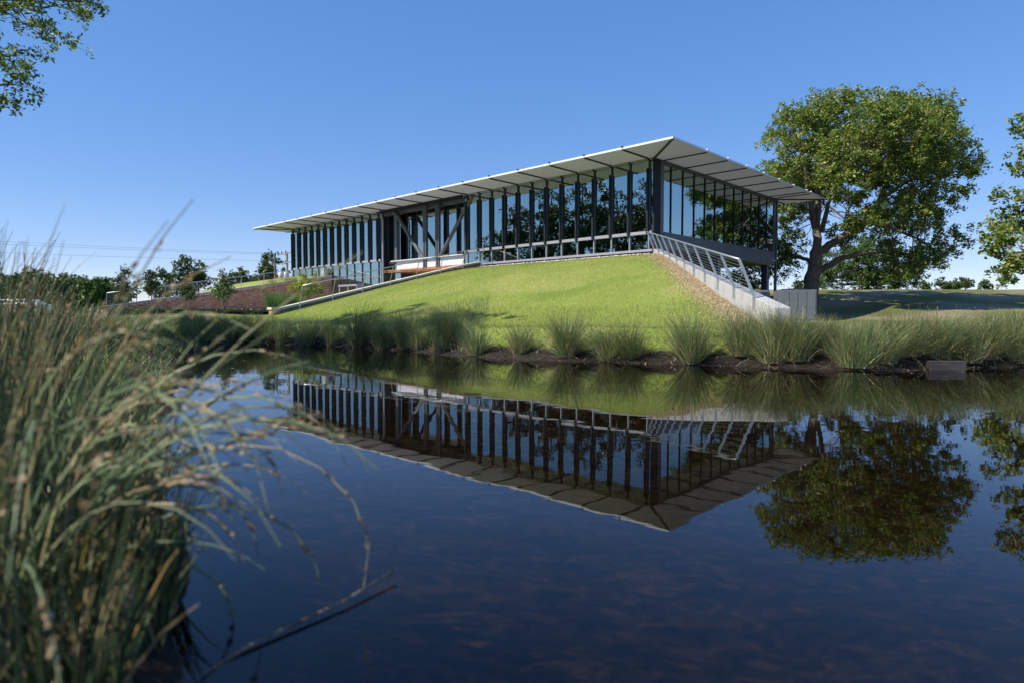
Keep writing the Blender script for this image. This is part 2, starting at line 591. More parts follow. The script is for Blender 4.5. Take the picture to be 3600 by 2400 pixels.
KR0 = np.array([-0.53, 0.74])     # right kerb, lawn-side face, (a, b)
KR1 = np.array([-13.24, 16.87])
KL = 13.5                          # left kerb lawn-side face
KL_END = 15.55
BW = 34.0                          # brick wall face
LEFT_MAX = 48.0


def ak(b):
    bb = np.clip(b, -3.0, KR1[1])
    return KR0[0] + (bb - KR0[1]) * (KR1[0] - KR0[0]) / (KR1[1] - KR0[1])


def kerb_l_top(b):
    return 4.80 - 0.232 * np.maximum(0, b - 0.6) - 0.0 * b


def kerb_r_top(b):
    t = (b - KR0[1]) / (KR1[1] - KR0[1])
    return 4.62 + t * (1.235 - 4.62)


def brick_top(b):
    return 4.72 - 0.166 * b


def mound(a, b):
    x = b - 1.35
    soft = np.where(x > 20, x, np.log1p(np.exp(np.clip(x * 0.9, -30, 30))) / 0.9)
    z = 4.44 - 0.243 * soft
    z = 0.42 + np.log1p(np.exp((z - 0.42) * 5)) / 5
    # belly between the kerbs
    mid = np.exp(-((a - 2) / 9.0) ** 2)
    return z + 0.18 * mid * np.exp(-((b - 8) / 5.0) ** 2)


def sn(x, y, s, ph):
    return (np.sin(x * s + ph) * np.cos(y * s * 1.13 + ph * 1.7) + 0.5 * np.sin(x * s * 2.3 + y * s * 1.9 + ph * 3))


def ground_z(x, y):
    x = np.asarray(x, float)
    y = np.asarray(y, float)
    a, b = ab(x, y)
    sd_ = pond_sd(x, y) + 0.10 * sn(x, y, 1.6, 0.9) + 0.05 * sn(x, y, 4.1, 2.9)
    base = 0.72 + 0.40 * smooth01(a, 8, 16) * smooth01(b, 30, 18) + 0.03 * sn(x, y, 0.35, 0.4)
    base = base + 3.0 * smooth01(x, 13.5, 22) * smooth01(y, 37, 68) * (1 - smooth01(y, 110, 160))
    base = base - 0.32 * smooth01(x, 6, 9) * smooth01(y, 26, 16)
    base = base - 0.3 * smooth01(a, 36, 60)
    # main mound
    akb = ak(b)
    inm = (a > akb - 0.16) & (a < KL + 0.2) & (b > -0.6) & (b < 24)
    zm = np.maximum(mound(a, b), base - 0.25 + 0.0 * b)
    side_r = akb - a
    w_r = smooth01(b, KR1[1] - 0.05, KR1[1] + 1.6) * (1 - smooth01(side_r, 0.0, 3.0))
    side_l = a - KL
    w_l = smooth01(b, KL_END - 0.05, KL_END + 1.5) * (1 - smooth01(side_l, 0.0, 3.0))
    w = np.where(inm, 1.0, np.where(a < akb, w_r, np.where((a > KL) & (a < 25), w_l, 0.0)))
    w = w * (b > -0.6) * (b < 24)
    z = base * (1 - w) + np.maximum(zm, 0.3) * w
    # left mound behind the brick wall
    bl = np.clip(b, 0, 19.6)
    zl = brick_top(bl) - 0.06 + 0.22 * smooth01(a, 35.5, 41) * (1 - smooth01(bl, 4, 9)) - 0.5 * smooth01(bl, 6, 11) * smooth01(a, 34.3, 35.2)
    wl = (a > BW + 0.1) * (1 - smooth01(a, 44, 56)) * (1 - smooth01(b, 19.0, 23)) * smooth01(b, -22, -10)
    z = np.maximum(z, base * (1 - wl) + np.maximum(zl, base) * wl)
    # bank and bed
    dist = -sd_
    rough = 0.035 * sn(x, y, 2.1, 1.2) + 0.02 * sn(x, y, 5.3, 2.2)
    bank = dist * 0.42 + np.maximum(0, dist - 0.7) * 0.4 + rough * smooth01(dist, 0, 0.6)
    z = np.where(dist > 0, np.minimum(z, bank), z)
    bed = -np.minimum(sd_ * 0.30, 0.16 + sd_ * 0.09) - 0.03 * sn(x, y, 1.7, 0.3) * smooth01(sd_, 0, 1)
    bed = np.maximum(bed, -0.6)
    z = np.where(dist <= 0, bed, z)
    return z


def gz(x, y):
    return float(ground_z(np.array([x]), np.array([y]))[0])


def build_ground():
    bs = np.concatenate([[-1600, -800, -400, -200, -120, -80], np.arange(-60, -4, 3.0), np.arange(-4, -0.75, 0.5), [-0.61, -0.59],
                         np.arange(-0.4, 34, 0.22), np.arange(34, 50, 1.5), [60, 80, 130, 250, 600]])
    rows = []
    n1, n2, n3, n4 = 190, 96, 56, 60
    for b in bs:
        k = float(ak(np.array(b)))
        lo = -48.0
        t = np.linspace(0, 1, n1)
        seg1 = lo + (k - 0.18 - lo) * (1 - (1 - t) ** 1.35)
        far = np.array([-1600, -700, -300, -150, -100, -75, -60])
        seg2 = np.linspace(k - 0.14, KL + 0.19, n2)
        seg3 = np.linspace(KL + 0.22, BW + 0.09, n3)
        t = np.linspace(0, 1, n4)
        seg4 = BW + 0.12 + (70 - BW) * t ** 1.3
        far2 = np.array([85, 110, 150, 250, 500, 1500])
        rows.append(np.concatenate([far, seg1, seg2, seg3, seg4, far2]))
    A = np.array(rows)
    B = np.repeat(bs[:, None], A.shape[1], 1)
    X = C0[0] + A * U[0] + B * N[0]
    Y = C0[1] + A * U[1] + B * N[1]
    Z = ground_z(X.ravel(), Y.ravel()).reshape(X.shape)
    V = np.stack([X, Y, Z], -1).reshape(-1, 3)
    nr, nc = A.shape
    i = np.arange(nr - 1)[:, None] * nc + np.arange(nc - 1)[None]
    F = np.stack([i, i + nc, i + nc + 1, i + 1], -1).reshape(-1, 4)
    me = make_mesh('ground', V, F, True)
    lawn = ((A > ak(B) - 0.2) & (A < KL + 0.2) & (B > -1) & (B < 21)).astype(float)
    lawn = np.maximum(lawn, (A > BW) * (A < 52) * (B < 20.5) * (B > -20) * 1.0)
    lawn = np.maximum(lawn, smooth01(B, 20.5, 17) * smooth01(A, -26, -14) * (A < KL) * (B > 12) * 0.55)
    # bare ground: strip beside the right kerb, and the trodden slope under the oaks
    dirt = smooth01(A - ak(B), 1.15, 0.35) * (A > ak(B) - 0.2) * (B > 0.3) * (B < 16)
    dirt = np.maximum(dirt, 0.85 * smooth01(X, 17, 24) * smooth01(Y, 32, 42) * (1 - smooth01(Y, 58, 66)) * smooth01(sn(X, Y, 0.5, 2.0), -0.5, 0.9))
    # sparse flower-bed earth in front of the brick wall
    colr = np.stack([lawn, dirt, np.zeros_like(lawn), np.ones_like(lawn)], -1).reshape(-1, 4).astype(np.float32)
    at = me.color_attributes.new('zone', 'FLOAT_COLOR', 'POINT')
    at.data.foreach_set('color', colr.ravel())
    o = obj('ground', me, M['ground'])
    o['kind'] = 'structure'


build_ground()
ring = [(x + (x - 8) * 0.06 + (-.6 if x < 5 else .6), y + (y - 8) * 0.08) for x, y in POND]
me = make_mesh('pond_water', [(x, y, 0.0) for x, y in ring], [tuple(range(len(ring)))[::-1]])
wo_ = obj('pond_water', me, M['water'])
wo_['kind'] = 'structure'

# ------------------------------------------------------------------ the pavilion building
ZS, ZT, ZF = 5.644, 9.70, 5.58          # sill, wall top, floor
OV, SP, WD = 2.694, 1.252, 17.17        # roof overhang, mullion spacing, depth of the building
A_END = 41.95
bld = empty('glass_pavilion', (*C0, 0.0), THETA)
tag(bld, 'long raised glass pavilion with wide thin metal roof, vertical fins and V braces', 'building')


def part(name, boxes, mat, parent=bld, bevel=0.0):
    m = MB()
    for q in boxes:
        m.box(*q)
    return m.build(name, mat, parent, bevel=bevel)


def share(name, src, parent, loc):
    o = obj(name, src.data, None, parent, loc)
    return o


# roof: deck, perimeter edge strips, hipped soffit bays with rafters between them
a_lo, a_hi, b_lo, b_hi = -OV, A_END + OV, -(WD + OV), OV
deck = part('roof_deck', [(.0, A_END, -WD, 0.0, 9.782, 9.85)], M['edge'])
part('roof_edge', [(a_lo, a_hi, b_hi - .018, b_hi + .012, 9.715, 9.82)], M['edge'])
part('roof_edge', [(a_lo, a_hi, b_lo - .012, b_lo + .018, 9.715, 9.82)], M['edge'])
part('roof_edge', [(a_lo - .012, a_lo + .018, b_lo + .019, b_hi - .019, 9.715, 9.817)], M['edge'])
part('roof_edge', [(a_hi - .018, a_hi + .012, b_lo + .019, b_hi - .019, 9.715, 9.817)], M['edge'])
ra_long = [0.26 + 2 * SP * i for i in range(0, 17)]
ra_long = [x for x in ra_long if x < 41.6]
ra_long[-1] = 41.49 if abs(ra_long[-1] - 41.49) < 1.3 else ra_long[-1]
ra_short = [-(0.9 + 2.5 * i) for i in range(0, 7)] + [-(WD - 0.4)]


def prism(name, poly, z0, z1, mat):
    n = len(poly)
    V = [(x, y, z0) for x, y in poly] + [(x, y, z1) for x, y in poly]
    F = [tuple(range(n - 1, -1, -1)), tuple(range(n, 2 * n))] + [(i, (i + 1) % n, n + (i + 1) % n, n + i) for i in range(n)]
    return MB().add(V, F).build(name, mat, bld)


SZ0, SZ1 = 9.728, 9.776
g = 0.012
for side, (b_in, b_out) in enumerate(((0.0, OV - .03), (-WD, -WD - OV + .03))):
    sg = 1 if side == 0 else -1
    cuts = [None] + ra_long + [None]
    for i in range(len(cuts) - 1):
        l, r = cuts[i], cuts[i + 1]
        if l is None:
            poly = [(0.04, b_in), (r - g, b_in), (r - g, b_out), (-OV + .07, b_out)]
        elif r is None:
            poly = [(l + g, b_in), (A_END - .04, b_in), (A_END + OV - .07, b_out), (l + g, b_out)]
        else:
            poly = [(l + g, b_in), (r - g, b_in), (r - g, b_out), (l + g, b_out)]
        prism('soffit_panel', poly, SZ0, SZ1, M['soffit_y'])
    for x in ra_long:
        part('rafter', [(x - .038, x + .038, b_in, b_out, 9.655, 9.7265)], M['rafter'])
        if side == 0:
            part('edge_tab', [(x - .045, x + .045, b_out - .06, b_out + .10, 9.822, 9.87)], M['dark'])
for side, (a_in, a_out) in enumerate(((0.0, -OV + .03), (A_END, A_END + OV - .03))):
    cuts = [None] + ra_short + [None]
    for i in range(len(cuts) - 1):
        t, q = cuts[i], cuts[i + 1]
        sgn = -1 if side == 0 else 1
        if t is None:
            poly = [(a_in, -.04), (a_out, OV - .07), (a_out, q + g), (a_in, q + g)]
        elif q is None:
            poly = [(a_in, t - g), (a_out, t - g), (a_out, -WD - OV + .07), (a_in, -WD + .04)]
        else:
            poly = [(a_in, t - g), (a_out, t - g), (a_out, q + g), (a_in, q + g)]
        prism('soffit_panel', poly, SZ0, SZ1, M['soffit_x'])
    for y in ra_short:
        part('rafter', [(a_in, a_out, y - .03, y + .03, 9.668, 9.7265)], M['rafter'])
        if side == 0:
            part('edge_tab', [(a_out - .10, a_out + .05, y - .045, y + .045, 9.822, 9.87)], M['edge'])
# hip rafters
for (x0, y0, x1, y1) in ((0, 0, -OV + .04, OV - .04), (A_END, 0, A_END + OV - .04, OV - .04),
                         (0, -WD, -OV + .04, -WD - OV + .04), (A_END, -WD, A_END + OV - .04, -WD - OV + .04)):
    dx, dy = x1 - x0, y1 - y0
    l = math.hypot(dx, dy)
    px, py = -dy / l * .05, dx / l * .05
    MB().hexa([(x0 - px, y0 - py, 9.63), (x1 - px, y1 - py, 9.66), (x1 + px, y1 + py, 9.66), (x0 + px, y0 + py, 9.63),
               (x0 - px, y0 - py, 9.727), (x1 - px, y1 - py, 9.727), (x1 + px, y1 + py, 9.727), (x0 + px, y0 + py, 9.727)]
              ).build('hip_rafter', M['rafter'], bld)
part('ceiling', [(0.1, A_END - .1, -WD + .1, -0.12, 9.62, 9.72)], M['ceiling'])
part('floor_slab', [(0.1, A_END - .1, -WD + .1, -1.25, 4.82, ZF - .002)], M['carpet'])
part('floor_slab', [(0.1, 15.6, -1.248, -.30, 5.46, ZF - .002)], M['carpet'])
for x, y in ((3.2, 1.8), (10.6, 1.4)):
    MB().tube([(x, -y, 9.85), (x, -y, 10.35)], 0.012, 5).build('lightning_rod', M['steel'], bld)
# interior ceiling lights strips
for k in range(8):
    part('ceiling_light', [(3 + k * 4.6, 5.4 + k * 4.6, -6.1, -5.9, 9.585, 9.617)], M['white'])

# long front --------------------------------------------------------------
mul_r = [0.26 + SP * i for i in range(13)]         # right of the recess
mul_l = [41.49 - SP * i for i in range(13)]        # left of the recess
fin0 = part('fin', [(-.02, .09, .075, .19, 5.56, 9.16)], M['dark'])
fin0.location = (mul_r[0], 0, 0)
for i, x in enumerate(mul_r + mul_l):
    if i:
        share('fin', fin0, bld, (x, 0, 0))
    part('mullion', [(x - .03, x + .03, -.05, .07, ZS + .085, ZT - .075)], M['mullion'])
    part('bracket', [(x - .05, x + .05, .0, .16, ZT - .09, ZT - .005)], M['dark'])


def bay_panes(x0, x1, z_low, b=-.03, sill=True, tz=None):
    part('pane', [(x0, x1, b - .006, b + .006, ZS + .085, ZT - .075)], M['glass'])
    if tz:
        part('pane', [(x0, x1, b - .006, b + .006, tz + .02, ZS - .085)], M['glass'])
        part('pane', [(x0, x1, b - .006, b + .006, z_low, tz - .02)], M['glass'])
        part('transom', [(x0, x1, -.04, .045, tz - .02, tz + .02)], M['sill'])
    else:
        part('pane', [(x0, x1, b - .006, b + .006, z_low, ZS - .085)], M['glass'])
    part('sill_rail', [(x0, x1, -.06, .075, ZS - .085, ZS + .085)], M['sill'])
    part('head_rail', [(x0 - .02, x1 + .02, -.06, .10, ZT - .072, ZT + .02)], M['sill'])


edges = [0.03] + mul_r + [15.62]
for i in range(len(edges) - 1):
    bay_panes(edges[i] + .032, edges[i + 1] - .032, 4.72)
for x in mul_r:
    part('lower_mullion', [(x - .03, x + .03, -.05, .06, 4.72, ZS - .087)], M['sill'])
part('base_rail', [(0.0, 15.6, -.07, .09, 4.58, 4.715)], M['sill'])
edges = [26.08] + sorted(mul_l) + [A_END]
for i in range(len(edges) - 1):
    x0, x1 = edges[i] + .032, edges[i + 1] - .032
    low = x0 < 33.9
    bay_panes(x0, x1, 1.25 if low else 4.60, tz=4.30 if low else None)
for x in mul_l:
    part('lower_mullion', [(x - .028, x + .028, -.05, .05, 1.15 if x < 34 else 4.55, ZS - .087)], M['mullion'])
part('base_rail', [(34.1, A_END, -.07, .09, 4.45, 4.595)], M['sill'])
part('base_rail', [(26.08, 33.9, -.07, .09, 1.10, 1.245)], M['sill'])

# corner and end columns
part('corner_column', [(-.07, .028, -.60, .03, 4.45, 9.72)], M['dark'])
part('corner_column', [(-.09, .02, -.96, -.602, 4.45, 9.70)], M['navy'])
part('end_column', [(-.09, .12, -WD - .02, -WD + .34, 4.78, 9.72)], M['navy'])
part('end_column', [(-.13, .02, -WD - .30, -WD - .10, 0.7, 9.66)], M['navy'])
part('pilotis_column', [(0.2, .62, -WD + .35, -WD + .80, 0.7, 4.79)], M['navy'])

# short front (right), set on plane a = 0
rm = [-(1.80 + 1.375 * i) for i in range(11)]
part('head_beam', [(-.10, .06, -WD + .35, -.97, 9.50, 9.715)], M['navy'])
part('sill_rail', [(-.08, .06, -WD + .35, -.97, 5.66, 5.745)], M['navy'])
ed = [-.97] + rm + [-WD + .35]
for i in range(len(ed) - 1):
    part('pane', [(-.036, -.024, ed[i + 1] + .03, ed[i] - .03, 5.75, 9.495)], M['glass'])
for y in rm:
    part('mullion', [(-.09, .05, y - .028, y + .028, 5.75, 9.495)], M['dark'])
fb = [-.97, -4.4, -7.8, -11.2, -14.4, -WD + .35]
for i in range(5):
    part('fascia_panel', [(-.12, .02, fb[i + 1] + .006, fb[i] - .006, 4.80, 5.655)], M['navy'])
part('soffit_board', [(0.021, 14, -WD + .1, -8.7, 4.76, 4.795)], M['yellow_soffit'])
# ground-floor block under the raised end
part('lower_wall', [(.55, .75, -8.6, -.2, 0.4, 4.75)], M['dark'])
part('lower_wall', [(.76, 14.6, -8.6, -8.4, 0.4, 4.75)], M['dark'])
part('lower_column', [(.18, .50, -8.75, -8.35, 0.4, 4.78)], M['navy'])
part('camera_bracket', [(-.42, -.12, -16.3, -16.24, 5.04, 5.10), (-.46, -.36, -16.36, -16.2, 5.0, 5.06)], M['white'])

# recess with V braces ------------------------------------------------------
RB = -1.1
part('recess_side_wall', [(24.30, 26.04, -1.95, -1.9, 1.2, 9.70)], M['dark'])  # dark sheet behind the panes, standing for the unlit interior
for x0, x1 in ((24.32, 25.16), (25.2, 26.04)):
    part('pane', [(x0, x1, -.70, -.688, 5.5, 9.6)], M['glass'])
    part('recess_mullion', [(x1 - .002, x1 + .038, -.76, -.62, 1.3, 9.6)], M['mullion'])
    part('pane', [(x0, x1, -.70, -.688, 1.3, 5.3)], M['glass'])
part('recess_sill', [(24.3, 26.04, -.78, -.6, 5.302, 5.498)], M['mullion'])
part('lobby_glass_wall', [(26.045, 26.075, -1.9, -.10, 1.25, 9.6)], M['dark'])
part('recess_column', [(23.98, 24.28, -.40, -.06, 5.45, 9.55)], M['grey_steel'])
part('recess_side_wall', [(15.63, 15.70, -1.15, -.02, 5.4, 9.70)], M['navy'])
for x0, x1 in ((23.9, 22.6), (22.55, 21.3), (21.25, 20.25), (20.2, 18.7), (18.65, 17.7), (17.65, 16.5), (16.45, 15.73)):
    part('pane', [(x1, x0, RB - .006, RB + .006, 5.52, 9.55)], M['glass'])
    part('recess_mullion', [(x0 + .002, x0 + .048, RB - .06, RB + .06, 5.52, 9.55)], M['mullion'])
part('recess_sill', [(15.72, 24.0, RB - .1, -.14, 5.30, 5.46)], M['sill'])
part('recess_beam', [(15.72, 26.0, -.50, -.20, 9.30, 9.56)], M['grey_steel'])
part('recess_beam', [(15.72, 26.0, .02, .26, 9.52, 9.70)], M['dark'])
part('balcony_ledge', [(15.65, 24.5, -.12, .20, 5.40, 5.46)], M['edge'])
part('steel_post', [(20.03, 20.16, -.14, .06, 4.66, 9.52), (20.28, 20.42, -.14, .06, 4.66, 9.52), (20.161, 20.279, -.08, .0, 4.66, 9.52)], M['grey_steel'])
part('steel_post', [(18.46, 18.59, -.14, .06, 4.66, 9.52), (18.71, 18.84, -.14, .06, 4.66, 9.52), (18.591, 18.709, -.08, .0, 4.66, 9.52)], M['grey_steel'])
MB().tube([(24.25, -.02, 9.55), (20.5, -.02, 5.48)], 0.15, 8).build('v_brace', M['grey_steel'], bld)
MB().tube([(14.75, -.02, 9.55), (18.4, -.02, 5.48)], 0.15, 8).build('v_brace', M['grey_steel'], bld)
for x0, x1 in ((20.5, 23.95), (18.9, 19.98), (15.74, 18.41)):
    part('white_beam', [(x0, x1, -.10, -.03, 4.74, 5.385)], M['white'])
MB().tube([(25.45, .28, 1.1), (25.45, .28, 8.95), (25.95, .10, 9.62)], 0.075, 6).build('bent_post', M['sill'], bld)
# wooden underside of the bridge and the passage below
wd_ = MB()
for k in range(16):
    y0 = -.02 - k * .62
    wd_ = MB().hexa([(15.75, y0 - .60, 4.40), (25.9, y0 - .60, 4.58), (25.9, y0, 4.58), (15.75, y0, 4.40),
                     (15.75, y0 - .60, 4.44), (25.9, y0 - .60, 4.62), (25.9, y0, 4.62), (15.75, y0, 4.44)])
    wd_.build('soffit_plank', M['wood'], bld)
MB().hexa([(15.72, -.06, 4.46), (26.0, -.06, 4.68), (26.0, 0.02, 4.68), (15.72, 0.02, 4.46),
           (15.72, -.06, 4.735), (26.0, -.06, 4.735), (26.0, 0.02, 4.735), (15.72, 0.02, 4.735)]).build('wood_fascia', M['wood'], bld)
part('passage_back_wall', [(15.7, 26.0, -10.2, -10.0, 0.6, 4.5)], M['dark'])
part('passage_side_wall', [(15.5, 15.72, -10.0, -.1, 0.6, 4.5)], M['dark'])
part('passage_side_wall', [(26.02, 26.06, -10.0, -.1, 0.6, 4.5)], M['dark'])
part('lobby_back_wall', [(26.1, 41.8, -10.2, -10.0, 0.6, 4.3)], M['ceiling'])
# entrance doors
dz0, dz1 = 1.2, 3.55
dr = part('entrance_frame', [(28.95, 29.05, .05, .60, dz0, dz1), (31.75, 31.85, .05, .60, dz0, dz1), (30.33, 30.43, .5, .6, dz0, dz1),
                             (28.9, 31.9, .05, .64, dz1 + .002, dz1 + .16)], M['sill'])
for x0, x1 in ((29.06, 30.32), (30.44, 31.74)):
    d_ = part('door', [(x0, x1, .53, .545, dz0 + .02, dz1 - .02)], M['glass'])
    part('handle', [((x0 + x1) / 2 + .35, (x0 + x1) / 2 + .39, .547, .60, 2.0, 2.6)], M['steel'], d_)
part('concrete_wing', [(34.6, 35.1, .12, .5, 4.0, 5.35)], M['concrete'])

# interior core with brown slats, back front with mullions
core = part('timber_core', [(4.5, 10.2, -10.0, -7.6, ZF, 9.55)], M['wood_slat'])
for k in range(40):
    part('slat', [(4.45, 10.25, -7.595, -7.56, ZF + .1 + k * .122, ZF + .19 + k * .122)], M['wood_slat'], core)
part('office_core', [(27.5, 40.5, -10.5, -4.6, ZF, 9.5)], M['carpet'])
for i in range(25):
    x0 = 0.3 + i * 1.66
    part('back_pane', [(x0 + .03, x0 + 1.63, -WD + .02, -WD + .03, ZF + .05, 9.6)], M['clear_glass'])
    part('back_mullion', [(x0 - .028, x0 + .028, -WD - .02, -WD + .08, ZF, 9.62)], M['mullion'])
for i in range(11):
    y0 = -.3 - i * 1.53
    part('end_pane', [(A_END - .03, A_END - .02, y0 - 1.5, y0, ZF + .05, 9.6)], M['clear_glass'])

# things standing inside -----------------------------------------------------
def chair_parts(root):
    part('seat', [(-.22, .22, -.22, .22, .43, .46)], M['chair'], root, 0.01)
    part('backrest', [(-.2, .2, -.25, -.22, .56, .86)], M['chair'], root, 0.01)
    for sx in (-1, 1):
        for sy in (-1, 1):
            part('leg', [(sx * .2 - .012, sx * .2 + .012, sy * .2 - .012, sy * .2 + .012, 0, .429 if sy > 0 else .56)], M['steel'], root)


ORD = ['first', 'second', 'third', 'fourth', 'fifth', 'sixth', 'seventh', 'eighth', 'ninth', 'tenth', 'eleventh', 'twelfth',
       'thirteenth', 'fourteenth', 'fifteenth', 'sixteenth', 'seventeenth', 'eighteenth', 'nineteenth', 'twentieth',
       'twenty-first', 'twenty-second', 'twenty-third', 'twenty-fourth', 'twenty-fifth']


def copy_tree(o, parent=None):
    c = o.copy()
    COL.objects.link(c)
    c.parent = parent
    for ch in [x for x in bpy.data.objects if x.parent == o]:
        copy_tree(ch, c)
    return c


proto = empty('stacking_chair', (0, 0, 0))
chair_parts(proto)
first = True
for si, (a_, b_, nst) in enumerate(((1.1, -4.9, 6), (1.3, -2.2, 5), (1.2, -1.45, 6))):
    for k in range(nst):
        o = proto if first else copy_tree(proto)
        first = False
        x, y = W(a_, b_ - k * .03)
        o.location = (x, y, ZF + k * .11)
        o.rotation_euler = (0, 0, THETA + 0.3 * si)
        tag(o, 'dark chair behind the short glass front, %s from floor in %s stack' % (ORD[k], ('far', 'middle', 'near corner')[si]),
            'chair', 'stacked chairs inside')
for i, (a_, b_) in enumerate(((1.9, -2.4), (4.9, -2.9))):
    x, y = W(a_, b_)
    t = empty('round_table', (x, y, ZF), THETA)
    tag(t, ('round folding table inside the glass, nearest the building corner', 'round folding table inside the glass, farther from the building corner')[i], 'table', 'tables inside')
    MB().tube([(0, 0, .72), (0, 0, .75)], 0.85, 28).build('table_top', M['table'], t)
    for s_ in (-1, 1):
        part('leg', [(s_ * .4 - .02, s_ * .4 + .02, -.3, .3, .69, .715), (s_ * .4 - .02, s_ * .4 + .02, -.3, -.27, 0, .69), (s_ * .4 - .02, s_ * .4 + .02, .27, .3, 0, .69)], M['steel'], t)

# ------------------------------------------------------------------ kerbs, walls and railings
def framed(name, a, b, z):
    x, y = W(a, b)
    return empty(name, (x, y, z), THETA)


# left kerb: rendered wall with pale coping stones, brick end pier
kl = framed('kerb_wall', KL + .2, KL_END, 0.3)
tag(kl, 'sloping kerb wall with pale coping stones climbing along left lawn edge', 'wall')
o0 = (KL + .2, KL_END, 0.3)


def kl_local():
    return MB(o0)


bs_ = np.linspace(0.3, KL_END - .52, 9)
for i in range(8):
    b0, b1 = bs_[i] + .004, bs_[i + 1] - .004
    t0, t1 = float(kerb_l_top(b0)), float(kerb_l_top(b1))
    kl_local().hexa([(KL - .05, b0, t0 - .12), (KL + .42, b0, t0 - .12), (KL + .42, b1, t1 - .12), (KL - .05, b1, t1 - .12),
                     (KL - .05, b0, t0), (KL + .42, b0, t0), (KL + .42, b1, t1), (KL - .05, b1, t1)]).build('coping_stone', M['coping'], kl, bevel=.012)
b0, b1 = 0.3, KL_END - .52
t0, t1 = float(kerb_l_top(b0)) - .124, float(kerb_l_top(b1)) - .124
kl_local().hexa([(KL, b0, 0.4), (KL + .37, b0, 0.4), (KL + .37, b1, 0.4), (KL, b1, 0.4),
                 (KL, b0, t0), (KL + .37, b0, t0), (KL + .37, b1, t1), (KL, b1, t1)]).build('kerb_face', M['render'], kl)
te = float(kerb_l_top(KL_END - .52))
kl_local().box(KL - .08, KL + .45, KL_END - .516, KL_END + .05, te - .125, te + .0).build('coping_stone', M['coping'], kl, bevel=.012)
pier = kl_local().box(KL + .03, KL + .34, KL_END - .50, KL_END - .03, 0.3, te - .128).build('pier_core', M['mortar'], kl)
z = 0.36
r = 0
while z < te - .2:
    for face in range(2):
        L = 0.47 if face == 0 else 0.37
        x = 0.0
        first_len = .10 if r % 2 else .20
        while x < L - .02:
            ln = min(first_len if x == 0 else .20, L - x)
            if face == 0:
                kl_local().box(KL + .012, KL + .06, KL_END - .50 + x, KL_END - .50 + x + ln - .012, z, z + .066).build('brick', M['brick'], kl)
            else:
                kl_local().box(KL + .062 + x * .85, KL + .062 + x * .85 + ln * .85 - .012, KL_END - .05, KL_END - .012, z, z + .066).build('brick', M['brick'], kl)
            x += ln
    z += .078
    r += 1

# right kerb: cast concrete, tapering down to the bank
KD = (KR1 - KR0) / np.linalg.norm(KR1 - KR0)
KN = np.array([KD[1], -KD[0]])                   # candidate normal
if KN[0] > 0:
    KN = -KN                                      # towards smaller a (away from the lawn)
kr = framed('concrete_kerb', float(KR1[0]), float(KR1[1]), 0.3)
tag(kr, 'pale concrete kerb wall running down from the building corner to the bank', 'wall')
ok_ = (float(KR1[0]), float(KR1[1]), 0.3)
NSEG = 7
for i in range(NSEG):
    f0, f1 = i / NSEG, (i + 1) / NSEG
    P0 = KR0 + (KR1 - KR0) * f0 + KD * (.004 if i else 0)
    P1 = KR0 + (KR1 - KR0) * f1 - KD * (.004 if i < NSEG - 1 else 0)
    w_ = 0.34
    q0, q1 = P0 + KN * w_, P1 + KN * w_
    t0, t1 = 4.62 + f0 * (1.235 - 4.62), 4.62 + f1 * (1.235 - 4.62)
    MB(ok_).hexa([(*P0, .1), (*q0, .1), (*q1, .1), (*P1, .1), (*P0, t0), (*q0, t0), (*q1, t1), (*P1, t1)]
                 ).build('concrete_segment', M['concrete'], kr, bevel=.015)


def railing(name, label, posts, n_cable, mat=M['steel'], pw=.032, group=None):
    """posts: list of (foot, knuckle, top) world points"""
    base = posts[-1][0]
    root = empty(name, base)
    tag(root, label, 'railing', group)
    B = np.array(base)
    for f_, k_, t_ in posts:
        MB(B).tube([f_, k_, t_], pw, 4, True, 0.45).build('post', mat, root)
    for c in range(n_cable):
        fr_ = (c + .6) / (n_cable + .4)
        MB(B).tube([np.array(k_) + (np.array(t_) - np.array(k_)) * fr_ for f_, k_, t_ in posts], .0065, 4).build('cable', M['cable'], root)
    MB(B).tube([t_ for f_, k_, t_ in posts], .027, 7).build('handrail', mat, root, True)
    return root


posts = []
for b_ in (2.15, 4.12, 6.1, 8.08, 10.05, 12.02, 14.0):
    t = float(kerb_l_top(b_))
    f_ = (*W(KL - .09, b_), t - .32)
    k_ = (*W(KL - .09, b_), t + .06)
    p_ = (*W(KL - .43, b_), t + .94)
    posts.append((f_, k_, p_))
posts = [((*W(KL - .09, .45), 4.50), (*W(KL - .09, .45), 4.80), (*W(KL - .43, .45), 5.68))] + posts
railing('cable_railing', 'steel cable railing leaning over the left kerb with pale coping', posts, 8)
posts = []
for f_ in np.linspace(0.0, 0.929, 11):
    P = KR0 + (KR1 - KR0) * f_ - KN * .035
    t = 4.62 + f_ * (1.235 - 4.62)
    Q = P - KN * .36
    posts.append(((*W(*P), t - .28), (*W(*P), t + .05), (*W(*Q), t + .93)))
railing('cable_railing', 'steel cable railing with slanted flat posts on the right concrete kerb', posts, 9, pw=.045)

